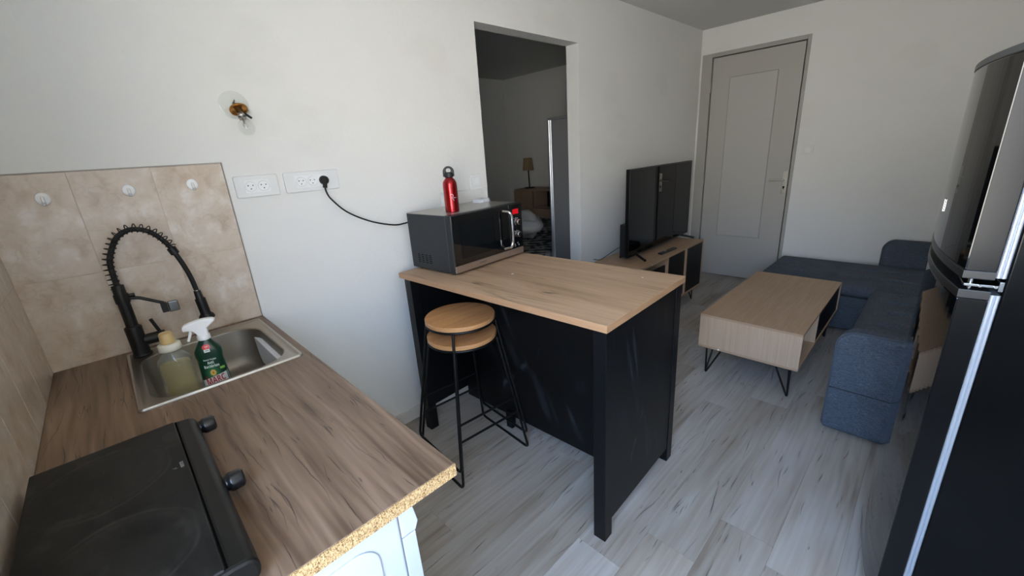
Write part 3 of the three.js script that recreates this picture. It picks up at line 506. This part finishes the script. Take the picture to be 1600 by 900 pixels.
{ // microwave
  const t = thing('microwave', 'black microwave with steel trim and chrome handle on the island', 'microwave', [1.367, 0.905, 0.404], 0.07);
  const W = 0.503, D = 0.338, y0 = 0.01, y1 = 0.286, side = std({ color: 0x2c3033, roughness: 0.45, metalness: 0.3 }), gl = phys({ color: 0x060709, roughness: 0.06, clearcoat: 1, clearcoatRoughness: 0.03 });
  part('cabinet', bx(0, y0, -D, W, y1 - 0.001, -0.042, 0.004), side, t);
  part('top_sheet', bx(0.001, y1 - 0.002, -D + 0.001, W - 0.001, y1 + 0.0006, -0.042, 0.001), std({ color: 0xa5a29c, metalness: 0.7, roughness: 0.3 }), t);
  const slots = []; for (let i = 0; i < 4; i++) for (let j = 0; j < 5; j++) slots.push(bx(-0.0006, 0.042 + j * 0.0095, -0.283 + i * 0.03, 0.002, 0.0455 + j * 0.0095, -0.264 + i * 0.03));
  part('vent', slots, M.dark, t);
  const fr = part('front_frame', bx(0, y0 + 0.001, -0.041, W, y1, -0.006, 0.004), std({ color: 0x24282b, roughness: 0.4, metalness: 0.3 }), t);
  const door = part('door', bx(0.003, 0.047, -0.006, 0.395, y1 - 0.002, 0, 0.002), gl, t);
  part('window', bx(0.05, 0.075, -0.001, 0.285, y1 - 0.04, 0.0006), phys({ color: 0x0c0f12, roughness: 0.04 }), door);
  part('handle', [bent([V3(0.35, y1 - 0.028, 0), V3(0.366, y1 - 0.034, 0.036), V3(0.373, y1 - 0.06, 0.04), V3(0.373, 0.098, 0.04), V3(0.366, 0.07, 0.034), V3(0.348, 0.062, 0)], 0.0075, 0.01, 12)], M.chrome, door);
  const icon = canvasTex(128, 320, (c, w, h) => { c.fillStyle = '#08090b'; c.fillRect(0, 0, w, h); c.strokeStyle = c.fillStyle = '#c9cdd0'; c.lineWidth = 3; for (const [x, y] of [[20, 30], [40, 14], [66, 10], [92, 16], [108, 34], [112, 80], [16, 78], [20, 165], [42, 146], [70, 140], [98, 150], [112, 210]]) { c.fillRect(x - 5, y - 3, 10, 6); } for (const [x, y] of [[34, 285], [74, 275], [36, 300], [90, 298]]) { c.beginPath(); c.arc(x, y, 7, 0, 7); c.stroke(); } });
  const cp = part('control_panel', bx(0.3975, 0.047, -0.006, W - 0.002, y1 - 0.002, 0, 0.002), gl, t);
  part('printed_icons', new THREE.PlaneGeometry(0.07, 0.165), phys({ map: icon, roughness: 0.1 }), cp, [0.449, 0.133, 0.0006]);
  part('display', bx(0.427, y1 - 0.055, -0.001, 0.472, y1 - 0.029, 0.0008), std({ color: 0x30060a, emissive: 0xff1020, emissiveIntensity: 0.55, roughness: 0.2 }), cp, null, 'red lit display');
  for (const y of [0.188, 0.122]) { const k = part('knob', lathe([[0, 0.02], [0.013, 0.02], [0.0155, 0.017], [0.0165, 0.003], [0.019, 0]], 32).rotateX(PI / 2), M.chrome, cp, [0.456, y, 0]); part('knob_face', cyl(0.0115, 0.0115, 0.002, 28).rotateX(PI / 2).translate(0, 0, 0.0202), M.matteBlack, k); }
  const bl = canvasTex(256, 32, (c, w, h) => { c.fillStyle = '#9a8b7d'; c.fillRect(0, 0, w, h); c.fillStyle = '#4c443d'; c.font = 'bold 22px sans-serif'; c.textAlign = 'center'; c.fillText('ok.', 128, 24); });
  const trim = part('lower_trim', bx(0.003, y0 + 0.003, -0.006, 0.395, 0.0455, 0, 0.002), std({ color: 0xb9a899, metalness: 0.85, roughness: 0.32 }), t);
  part('brand_print', new THREE.PlaneGeometry(0.05, 0.0062), std({ map: bl, metalness: 0.7, roughness: 0.4 }), trim, [0.185, 0.031, 0.0004]);
  part('button_trim', bx(0.3975, y0 + 0.003, -0.006, W - 0.002, 0.0455, 0, 0.002), std({ color: 0xb9a899, metalness: 0.85, roughness: 0.32 }), t);
  for (const x of [0.03, W - 0.03]) for (const z of [-0.05, -D + 0.04]) part('foot', cyl(0.011, 0.011, y0 + 0.001).translate(x, (y0 + 0.001) / 2, z), M.rubber, t);
}
{ // red flask
  const t = thing('water_bottle', 'red metal water bottle with black loop lid on the microwave', 'bottle', [1.474, 1.1916, 0.283], -0.6);
  const red = phys({ color: 0xa30d16, metalness: 0.85, roughness: 0.28, clearcoat: 0.6, clearcoatRoughness: 0.1 });
  const b = part('body', lathe([[0, 0], [0.031, 0], [0.034, 0.003], [0.034, 0.125], [0.0325, 0.138], [0.027, 0.15], [0.02, 0.157], [0.0165, 0.16], [0.0165, 0.168], [0, 0.168]], 48), red, t);
  // lettering wrapped on the body
  const tx = new THREE.CatmullRomCurve3([[-6, 10], [0, 13], [6, 9], [4, 2], [-1, 0], [4, -6], [9, -13]].map(([a, y]) => V3(Math.sin(a * 0.03 + 0.1) * 0.0343, 0.07 + y * 0.0012, Math.cos(a * 0.03 + 0.1) * 0.0343)));
  const tx2 = new THREE.CatmullRomCurve3([[6, -3], [9, 0], [11, -4], [13, 0], [16, -3], [19, -1], [25, -2]].map(([a, y]) => V3(Math.sin(a * 0.03 + 0.1) * 0.0343, 0.07 + y * 0.001, Math.cos(a * 0.03 + 0.1) * 0.0343)));
  part('lettering', [new THREE.TubeGeometry(tx, 40, 0.0009, 5), new THREE.TubeGeometry(tx2, 40, 0.0006, 5)], std({ color: 0xe8dede, roughness: 0.5 }), b, null, 'white script lettering');
  part('lid', lathe([[0, 0.162], [0.0195, 0.162], [0.021, 0.165], [0.021, 0.182], [0.018, 0.185], [0, 0.185]], 36), std({ color: 0x1d1f1f, roughness: 0.55 }), t);
  const s = new THREE.Shape(); s.moveTo(-0.0265, 0.166); s.lineTo(-0.0265, 0.19); s.absarc(0, 0.187, 0.0265, PI, 0, true); s.lineTo(0.0265, 0.166); s.lineTo(0.018, 0.166); s.lineTo(0.018, 0.18); s.lineTo(-0.018, 0.18); s.lineTo(-0.018, 0.166); s.closePath();
  const h = new THREE.Path(); h.absellipse(0, 0.194, 0.0115, 0.0105, 0, 2 * PI); s.holes.push(h);
  part('loop', extrude(s, 0.02, 0.004).translate(0, 0, -0.01), std({ color: 0x222424, roughness: 0.55 }), t);
}
{ // clear riser with a paper pack behind its leg
  const t = thing('acrylic_stand', 'clear acrylic riser standing on the microwave behind the red bottle', 'stand', [1.495, 1.1916, 0.165], 0);
  part('shelf', bx(0, 0.082, 0, 0.285, 0.086, 0.036, 0.001), M.acrylic, t);
  part('leg', bx(0.281, 0, 0, 0.285, 0.082, 0.036, 0.001), M.acrylic, t); part('leg', bx(0, 0, 0, 0.004, 0.082, 0.036, 0.001), M.acrylic, t);
  const p = thing('paper_pack', 'small folded white leaflet lying on the microwave top', 'leaflet', [1.762, 1.1916, 0.088], 0.05);
  part('sheets', [bx(0, 0, 0, 0.085, 0.004, 0.06, 0.001), bx(0.002, 0.0041, 0.001, 0.083, 0.012, 0.058, 0.002), bx(0.001, 0.0121, 0, 0.082, 0.016, 0.059, 0.001)], std({ color: 0xdcdee6, roughness: 0.6 }), p);
}

// ---------------------------------------------------------------- two nested stools
function makeStool(label, y) {
  const t = thing('bar_stool', label, 'stool', [1.308, y, 0.478], -0.08, 'nested bar stools');
  const b = M.blackMetal, top = 0.664, r = 0.162;
  part('seat', grain(lathe([[0, 0.0005], [r - 0.002, 0.0005], [r, 0.003], [r, 0.019], [r - 0.003, 0.022], [0, 0.022]], 64).translate(0, top - 0.022, 0), 0, [0.35, 0.35]), M.beech, t, null, 'round beech seat');
  part('seat_ring', new THREE.TorusGeometry(r - 0.005, 0.006, 10, 64).rotateX(PI / 2).translate(0, top - 0.028, 0), b, t);
  const k = 0.115, X = 0.2, Z = 0.195, f = 0.0062;
  for (const s of [-1, 1]) part('leg_frame', bent([V3(s * k, top - 0.03, -k), V3(s * X, f, -Z), V3(s * X, f, Z), V3(s * k, top - 0.03, k)], f, 0.03), b, t);
  const at = (q, h) => { const e = 1 - h / (top - 0.03); return V3(mix(k, X, e) * q[0], h, mix(k, Z, e) * q[1]); };
  for (const s of [-1, 1]) part('footrest', rod(at([-1, s], 0.225), at([1, s], 0.225), f - 0.0005), b, t);
}
makeStool('lower round beech bar stool on black wire legs, beneath the other', 0);
makeStool('upper round beech bar stool stacked over another by the island', 0.087);

// ---------------------------------------------------------------- television corner
{
  const t = thing('tv_stand', 'low oak-look television stand with black fronts and hairpin legs', 'tv stand', [2.985, 0, 0.07], 0.012);
  const W = 1.17, D = 0.415, y0 = 0.125, y1 = 0.565, p = 0.016, o = M.lightOak, q = (g, a) => grain(g, a, [0.6, 0.6]);
  part('top', q(bx(0, y1 - p, 0, W, y1, D, 0.0015), 0), o, t); part('base', q(bx(0, y0, 0, W, y0 + p, D, 0.0015), 0), o, t);
  part('side', q(bx(0, y0 + p, 0, p, y1 - p, D), 1), o, t); part('side', q(bx(W - p, y0 + p, 0, W, y1 - p, D), 1), o, t);
  for (const x of [0.436, 0.8]) part('divider', q(bx(x, y0 + p, 0.012, x + p, y1 - p, D), 1), o, t);
  part('back', bx(p, y0 + p, 0, W - p, y1 - p, 0.012), M.matteBlack, t);
  part('door', bx(0.454, y0 + p + 0.002, D - 0.03, 0.798, y1 - p - 0.002, D - 0.014, 0.001), M.blackPaint, t); part('door', bx(0.818, y0 + p + 0.002, D - 0.018, W - p - 0.002, y1 - p - 0.002, D - 0.002, 0.001), M.blackPaint, t);
  part('drawer', bx(0.018, y0 + p + 0.002, D - 0.035, 0.434, y1 - p - 0.06, D - 0.02, 0.001), M.blackPaint, t);
  for (const [x, z] of [[0.14, 0.05], [W - 0.12, 0.05], [0.14, D - 0.05], [W - 0.12, D - 0.05]]) part('hairpin_leg', [bent([V3(x - 0.05, y0, z), V3(x, 0.006, z + (z > 0.2 ? 0.02 : -0.02)), V3(x + 0.05, y0, z)], 0.0055, 0.012), bx(x - 0.06, y0 - 0.003, z - 0.02, x + 0.06, y0, z + 0.02)], M.blackMetal, t);
  part('sticker', bx(0.16, y1 - 0.013, D, 0.168, y1 - 0.006, D + 0.0005), M.whitePlastic, t);
}
{ // television
  const t = thing('television', 'black flat-screen television standing on the oak-look stand', 'television', [3.66, 0.5655, 0.272], 0.03);
  const W = 1.165, y0 = 0.036, y1 = 0.708, f = 0.028;
  const bz = part('bezel', bx(-W / 2, y0, -0.004, W / 2, y1, f, 0.003), std({ color: 0x0c0c0d, roughness: 0.35 }), t);
  part('screen', bx(-W / 2 + 0.008, y0 + 0.014, f - 0.001, W / 2 - 0.008, y1 - 0.008, f + 0.0008), phys({ color: 0x040506, roughness: 0.03, specularIntensity: 0.38 }), bz);
  part('rear_housing', bx(-W / 2 + 0.01, y0 + 0.004, -0.055, W / 2 - 0.06, y0 + 0.26, -0.004, 0.008), std({ color: 0x101011, roughness: 0.6 }), t);
  for (const s of [-1, 1]) part('foot', [rod(V3(s * 0.43, 0.04, 0.012), V3(s * 0.49, 0.011, 0.125), 0.0105, 8), rod(V3(s * 0.43, 0.04, 0.004), V3(s * 0.48, 0.011, -0.105), 0.0105, 8)], M.matteBlack, t);
  const c = thing('television_cable', 'thin black cable hanging behind the television', 'cable');
  part('cable', tube([V3(3.2, 0.66, 0.216), V3(3.15, 0.66, 0.19), V3(3.1, 0.625, 0.15), V3(3.05, 0.58, 0.1), V3(3.035, 0.569, 0.076), V3(3.03, 0.5685, 0.03)], 0.0028, 30, 6), M.rubber, c);
  const r = thing('remote_control', 'black remote control lying on the television stand', 'remote', [3.57, 0.5655, 0.405], -0.03);
  part('body', bx(-0.13, 0, -0.021, 0.13, 0.014, 0.021, 0.006), std({ color: 0x121213, roughness: 0.45 }), r);
const rbm = std({ color: 0x5c6064, roughness: 0.5 }); for (const x of [-0.09, -0.07, -0.05, 0.0, 0.02, 0.04, 0.06, 0.08]) for (const z of [-0.01, 0, 0.01]) part('button', bx(x - 0.004, 0.0135, z - 0.0025, x + 0.004, 0.0152, z + 0.0025), rbm, r);
  part('bright_key', bx(-0.045, 0.0135, -0.012, -0.025, 0.0155, 0.004, 0.001), std({ color: 0xaeb4ba, roughness: 0.35 }), r);
}
// ---------------------------------------------------------------- coffee table
{
  const t = thing('coffee_table', 'oak-look coffee table with open side and black hairpin legs', 'coffee table', [2.728, 0, 1.03]);
  const W = 1.115, D = 0.537, y0 = 0.203, y1 = 0.424, p = 0.014, q = (g, a) => grain(g, a, [0.55, 0.55]);
  part('top', q(bx(0, y1 - p, 0, W, y1, D, 0.001), 0), M.lightOak, t); part('bottom', q(bx(0, y0, 0, W, y0 + p, D, 0.001), 0), M.lightOak, t);
  part('end_panel', q(bx(0, y0 + p, 0, p, y1 - p, D), 1), M.paleOak, t); part('end_panel', q(bx(W - p, y0 + p, 0, W, y1 - p, D), 1), M.paleOak, t);
  part('divider', q(bx(0.42, y0 + p, 0.016, 0.434, y1 - p, D - 0.004), 1), M.paleOak, t);
  part('back_panel', q(bx(p, y0 + p, 0.004, W - p, y1 - p, 0.016), 0), M.lightOak, t);
  part('drawer_front', bx(0.436, y0 + p + 0.002, D - 0.022, W - p - 0.002, y1 - p - 0.002, D - 0.006, 0.001), M.blackPaint, t);
  for (const [x, z, sx, sz] of [[0.05, 0.04, 1, 1], [0.05, D - 0.04, 1, -1], [W - 0.05, 0.04, -1, 1], [W - 0.05, D - 0.04, -1, -1]])
    part('hairpin_leg', [bent([V3(x - sx * 0.012, y0, z), V3(x, 0.006, z), V3(x + sx * 0.012, y0, z + sz * 0.09)], 0.0055, 0.014), bent([V3(x, 0.02, z), V3(x + sx * 0.07, y0, z + sz * 0.02)], 0.0055), bx(x - sx * 0.03 - 0.02, y0 - 0.003, Math.min(z, z + sz * 0.1) - 0.005, x - sx * 0.03 + 0.09 * 1, y0, Math.max(z, z + sz * 0.1))], M.blackMetal, t);
  part('chip', bx(-0.0006, 0.206, 0.117, 0.001, 0.214, 0.127), M.whitePlastic, t, null, 'white chip on the lower edge');
}
// ---------------------------------------------------------------- sofa
{
  const t = thing('corner_sofa', 'dark blue-grey fabric corner sofa with tufted seats and folding cushions', 'sofa');
  const weave = dataTex(256, 256, (u, v) => { const k = 0.55 * fbm(u, v, 90, 128, 2, 3) + 0.45 * fbm(u, v, 30, 128, 2, 8), a = (fbm(u, v, 6, 6, 3, 4) - 0.5) * 8; const s = 82 + (k - 0.5) * 64 + a; return [s * 0.9, s, s * 1.13]; });
  const wb = heightTex(256, 256, (u, v) => 0.5 * fbm(u, v, 128, 128, 1, 3) + 0.5 * fbm(u, v, 64, 128, 2, 5));
  const fab = phys({ map: weave, bumpMap: wb, bumpScale: 0.0012, roughness: 0.95, sheen: 0.12, sheenRoughness: 0.6, sheenColor: new THREE.Color(0x4a5566) });
  const q = (g) => grain(g, 1, [0.3, 0.3]);
  // a padded block: rounded box whose top dips at the buttons
  function pad(x0, y0, z0, x1, y1, z1, r, buttons) {
    const w = x1 - x0, h = y1 - y0, d = z1 - z0, g = new THREE.BoxGeometry(w, h, d, Math.round(w / 0.011), 8, Math.round(d / 0.011)), p = g.attributes.position, c = V3(), v = V3();
    for (let i = 0; i < p.count; i++) {
      v.fromBufferAttribute(p, i); c.set(Math.max(-w / 2 + r, Math.min(w / 2 - r, v.x)), Math.max(-h / 2 + r, Math.min(h / 2 - r, v.y)), Math.max(-d / 2 + r, Math.min(d / 2 - r, v.z)));
      v.sub(c); if (v.length() > 1e-6) v.setLength(r); v.add(c);
      const x = v.x + (x0 + x1) / 2, z = v.z + (z0 + z1) / 2, e = Math.min(x - x0, x1 - x, z - z0, z1 - z);
      if (p.getY(i) > h / 2 - 1e-4) { v.y += 0.012 * smooth(r, 0.12, e); for (const [bx_, bz_] of buttons) v.y -= (0.046 * Math.exp(-((x - bx_) ** 2 + (z - bz_) ** 2) / 0.0007) + 0.018 * Math.exp(-((x - bx_) ** 2 / 0.0004 + (z - bz_) ** 2 / 0.005))) * smooth(0.02, 0.06, e); }
      p.setXYZ(i, x, v.y + (y0 + y1) / 2, z);
    }
    g.computeVertexNormals(); return q(g);
  }
  const btnMat = std({ color: 0x1b1f26, roughness: 0.95 });
  const btn = (list, y, parent) => list.forEach(([x, z]) => part('button', new THREE.SphereGeometry(0.013, 14, 8).scale(1, 0.5, 1).translate(x, y, z), btnMat, parent));
  const ZS = 0.985, XF = 3.985, XB = 4.74, ys = 0.362, ym = 0.275;
  part('base', q(bx(XF, 0.02, ZS + 0.01, XB, ym, 1.735, 0.012)), fab, t);
  const b1 = []; for (const x of [4.23, 4.47]) for (const z of [1.06, 1.26, 1.46, 1.66, 1.85, 2.05, 2.25]) b1.push([x, z]);
  const s1 = part('seat', pad(XF - 0.004, ym + 0.001, ZS, XB, ys, 2.5, 0.04, b1), fab, t); btn(b1, ys - 0.046, s1);
  part('base', q(bx(2.672, 0.02, 1.745, XB, ym, 2.49, 0.012)), fab, t);
  const b2 = []; for (const x of [2.92, 3.17, 3.39, 3.6, 3.77]) for (const z of [1.885, 2.1, 2.32]) b2.push([x, z]);
  const s2 = part('seat', pad(2.674, ym + 0.001, 1.726, 3.87, ys + 0.036, 2.49, 0.05, b2), fab, t); btn(b2, ys - 0.010, s2);
  // end cushion, standing, rounded at its top front corner, piped round the edge; then the one against the wall
  function flap(x0, x1, y0, y1, z0, z1) {
    const sh = rrShape(z0, y0, z1, y1, [0.01, 0.01, 0.07, 0.075]);
    const g = extrude(sh, x1 - x0, 0.016, 16).rotateY(-PI / 2).translate(x1, 0, 0);
    const c = part('end_cushion', q(g), fab, t);
    const pts = sh.getSpacedPoints(90).map((p) => V3(x0 + 0.012, p.y, p.x)); pts.pop();
    part('piping', tube(pts, 0.005, 180, 6, true), fab, c); return c;
  }
  const end = flap(2.578, 2.670, 0.022, 0.548, 1.722, 2.47);
  part('seam', bx(2.5772, 0.247, 1.726, 2.580, 0.2505, 2.466), std({ color: 0x16191d, roughness: 1 }), end);
  flap(XB + 0.004, XB + 0.1, 0.3, 0.565, 1.69, 2.46);
  part('back_rail', q(bx(XB + 0.001, 0.02, 1.3, XB + 0.1, 0.298, 2.46, 0.01)), fab, t);
  for (const [x, z] of [[4.03, 1.04], [4.68, 1.04], [2.72, 1.79], [2.72, 2.44], [4.68, 2.44]]) part('foot', cyl(0.018, 0.015, 0.02).translate(x, 0.01, z), M.matteBlack, t);
}
// ---------------------------------------------------------------- fridge
{
  const t = thing('fridge', 'tall glossy black fridge freezer with curved doors', 'fridge', [1.632, 0, 2.066], 0.108);
  const W = 0.55, y0 = 0.03, ySeam = 1.088, y1 = 1.584;
  const gloss = phys({ color: 0x07080a, roughness: 0.04 }), gloss2 = phys({ color: 0x060708, roughness: 0.16, specularIntensity: 0.35 });
  const grey = std({ color: 0x55585b, roughness: 0.4 }), cap = std({ color: 0x17191b, roughness: 0.3 });
  part('body', bx(0, y0, 0.016, W, y1 - 0.008, 0.58, 0.006), gloss2, t);
  part('top_cover', bx(-0.001, y1 - 0.0075, 0.0, W + 0.001, y1 + 0.012, 0.58, 0.005), grey, t);
  const outline = (d) => { const s = new THREE.Shape(), n = 24; s.moveTo(d, 0); s.lineTo(d, 0.05 - 0.006); for (let i = 0; i <= n; i++) { const u = i / n, x = d + u * (W - 2 * d); s.lineTo(x, 0.05 + 0.024 * (1 - (2 * u - 1) ** 2) - d); } s.lineTo(W - d, 0); s.closePath(); return s; };
  const slab = (ya, yb, d = 0, bev = 0.003) => extrude(outline(d), yb - ya, bev, 24).rotateX(-PI / 2).translate(0, ya, 0);
  // door shells: (x, depth) outline turned so that the curved side faces -z
  const up = part('freezer_door', slab(ySeam + 0.034, y1 - 0.012), gloss, t), lo = part('fridge_door', slab(y0 + 0.02, ySeam - 0.034), gloss, t);
  part('door_cap', slab(y1 - 0.0115, y1 + 0.004, -0.001, 0.002), grey, up); part('door_cap', slab(ySeam + 0.014, ySeam + 0.0335, -0.001, 0.002), cap, up);
  part('door_cap', slab(ySeam - 0.0335, ySeam - 0.012, -0.001, 0.002), cap, lo);
  const edge = phys({ color: 0x07080a, roughness: 0.22, specularIntensity: 0.45 });
  part('door_edge', bx(-0.0012, ySeam + 0.034, -0.048, 0.0004, y1 - 0.012, -0.002, 0.0005), edge, up); part('door_edge', bx(-0.0012, y0 + 0.02, -0.048, 0.0004, ySeam - 0.034, -0.002, 0.0005), edge, lo);
  part('badge', bx(0.3, 1.21, -0.0768, 0.335, 1.245, -0.0735, 0.0015), M.chrome, up);
  const strip = std({ color: 0xb4bcc6, metalness: 0.6, roughness: 0.25 });
  for (const [a, b] of [[y0 + 0.03, ySeam - 0.02], [ySeam + 0.02, y1 - 0.012]]) part('door_gasket', [cyl(0.005, 0.005, b - a, 16).translate(0.0045, (a + b) / 2, 0.0045), cyl(0.0045, 0.0045, b - a, 16).translate(0.0045, (a + b) / 2, 0.0125), bx(0.004, a, 0.001, W - 0.004, b, 0.0155)], strip, t, null, 'pale shiny edge strip');
  const hg = std({ color: 0x9aa0a5, metalness: 1, roughness: 0.15 });
  const hn = part('hinge', [bx(-0.002, ySeam - 0.003, -0.046, 0.06, ySeam + 0.003, 0.014, 0.001), rod(V3(0.012, ySeam - 0.011, -0.034), V3(0.012, ySeam + 0.013, -0.034), 0.005), bx(-0.003, ySeam - 0.011, 0.008, 0.03, ySeam + 0.013, 0.0165, 0.002)], hg, t);
  part('hinge_screw', [rod(V3(-0.003, ySeam, -0.02), V3(-0.0055, ySeam, -0.02), 0.003), rod(V3(-0.003, ySeam, 0.004), V3(-0.0055, ySeam, 0.004), 0.003)], M.chrome, hn);
  for (const x of [0.05, W - 0.05]) for (const z of [0.06, 0.52]) part('foot', cyl(0.018, 0.02, 0.032).translate(x, 0.016, z), M.rubber, t);
}
// ---------------------------------------------------------------- bedroom beyond the doorway
{
  const X = 4.575, q = (g, a) => grain(g, a, [0.6, 0.6]), o = std({ map: paleOak, color: 0xe8e4e0, roughness: 0.55 });
  const t = thing('sideboard', 'tall oak-look sideboard in the dark bedroom with open shelves', 'sideboard', [X, 0, -2.4]);
  const D = 0.395, y1 = 0.945, W = 1.3;
  part('top', q(bx(0, y1 - 0.018, 0, D, y1, W, 0.001), 2), o, t); part('bottom', q(bx(0, 0.2, 0, D, 0.218, W), 2), o, t);
  part('side', q(bx(0, 0.218, 0, D, y1 - 0.018, 0.018), 1), o, t); part('side', q(bx(0, 0.218, W - 0.018, D, y1 - 0.018, W), 1), o, t);
  part('door', q(bx(-0.016, 0.21, 0.002, -0.001, y1 - 0.02, 0.36, 0.001), 1), o, t);
  for (const z of [0.36, 0.7, 1.0]) part('divider', q(bx(0.01, 0.218, z, D, y1 - 0.018, z + 0.016), 1), o, t);
  part('shelf', q(bx(0.01, 0.7, 0.378, D, 0.716, W - 0.02), 2), o, t); part('drawer', q(bx(-0.016, 0.45, 0.365, -0.001, 0.69, 0.9, 0.001), 2), o, t);
  part('back', bx(D - 0.01, 0.218, 0.02, D, y1 - 0.018, W - 0.02), M.matteBlack, t);
  part('door', bx(-0.002, 0.72, 0.62, 0.009, y1 - 0.02, 0.98, 0.001), M.blackPaint, t);
  for (const z of [0.08, W - 0.08]) for (const x of [0.05, D - 0.05]) part('leg', rod(V3(x, 0, z), V3(x, 0.2, z), 0.012), M.blackMetal, t);
  const l = thing('table_lamp', 'table lamp with a tan shade on the bedroom sideboard', 'lamp', [4.77, y1, -2.28]);
  part('base', lathe([[0, 0], [0.075, 0], [0.078, 0.006], [0.07, 0.012], [0, 0.016]]), M.blackMetal, l);
  part('pole', rod(V3(0, 0.01, 0), V3(-0.01, 0.3, 0.0), 0.008), M.blackMetal, l);
  part('lamp_shade', new THREE.CylinderGeometry(0.06, 0.08, 0.17, 36, 1, true).translate(-0.01, 0.335, 0), phys({ color: 0xb29873, roughness: 0.9, transmission: 0.3, thickness: 0, side: THREE.DoubleSide }), l);
  const b = thing('bed', 'double bed in the bedroom seen through the doorway', 'bed', [2.75, 0, -2.0]);
  part('base', bx(0, 0.1, 0, 1.75, 0.3, 1.56, 0.02), std({ color: 0x4c4843, roughness: 0.9 }), b); part('mattress', bx(0.01, 0.3, 0.01, 1.74, 0.5, 1.55, 0.05), std({ color: 0xbdbab4, roughness: 0.9 }), b);
  for (const x of [0.08, 1.67]) for (const z of [0.08, 1.48]) part('leg', cyl(0.025, 0.025, 0.1).translate(x, 0.05, z), M.blackMetal, b);
  const pat = dataTex(512, 512, (u, v) => { const w = fbm(u, v, 5, 5, 3, 6) * 0.5, a = Math.sin((u * 9 + w * 3) * 2 * PI) * Math.sin((v * 9 + w * 3) * 2 * PI), bb = fbm(u + w * 0.1, v, 22, 22, 2, 8) - 0.5; const k = smooth(-0.12, 0.12, a * 0.6 + bb * 1.2) ; const s = mix(62, 150, k); return [s, s * 0.99, s * 0.98]; });
  const du = new THREE.BoxGeometry(1.78, 0.06, 1.6, 40, 1, 36), p = du.attributes.position;
  for (let i = 0; i < p.count; i++) { const x = p.getX(i), z = p.getZ(i), e = Math.min(0.89 - Math.abs(x), 0.8 - Math.abs(z)); p.setY(i, p.getY(i) + 0.03 * (fbm(x * 0.4 + 0.5, z * 0.4 + 0.5, 5, 5, 3, 5) - 0.5) + (e < 0.001 && p.getY(i) < 0 ? -0.05 : 0)); }
  du.computeVertexNormals();
  const dv = thing('duvet', 'dark and pale patterned duvet spread over the bed', 'duvet', [3.625, 0.545, -1.22]);
  part('cover', grain(du, 2, [1.5, 1.5]), std({ map: pat, roughness: 0.95 }), dv);
  const pw = thing('pillow', 'crumpled white pillow lying on the patterned duvet', 'pillow', [3.36, 0.725, -1.08], 0.9);
  const pg = new THREE.SphereGeometry(1, 40, 28), pp = pg.attributes.position;
  for (let i = 0; i < pp.count; i++) { let x = pp.getX(i), y = pp.getY(i), z = pp.getZ(i); const sx = Math.sign(x) * Math.pow(Math.abs(x), 0.6) * 0.26, sz = Math.sign(z) * Math.pow(Math.abs(z), 0.6) * 0.2, k = 0.1 + 0.16 * (fbm(x * 0.5 + 0.5, z * 0.5 + 0.5, 5, 5, 4, 9) - 0.5); pp.setXYZ(i, sx, y * k, sz); }
  pg.computeVertexNormals(); part('cover', pg, std({ color: 0xc9c5be, roughness: 0.95 }), pw);
  const w = thing('wardrobe', 'grey panelled cabinet with an aluminium edge just inside the bedroom', 'cabinet', [2.935, 0, -0.318]);
  part('panel', bx(0.0, 0.01, 0.022, 0.5, 1.668, 0.2, 0.002), std({ color: 0x6a6a6a, roughness: 0.6 }), w);
  part('edge_profile', [bx(-0.004, 0.01, 0.012, 0.5, 1.668, 0.021, 0.002), cyl(0.012, 0.012, 1.658, 20).translate(0.006, 0.839, -0.008), cyl(0.009, 0.009, 1.658, 20).translate(0.0, 0.839, 0.014)], std({ color: 0xc9cdd1, metalness: 0.9, roughness: 0.3 }), w);
  part('top_rail', bx(-0.012, 1.669, -0.008, 0.5, 1.688, 0.2, 0.003), std({ color: 0xb8bbbd, metalness: 0.8, roughness: 0.35 }), w);
  part('plinth', bx(0.01, 0, 0.03, 0.49, 0.01, 0.19), M.rubber, w);
}
renderer.render(scene, camera);
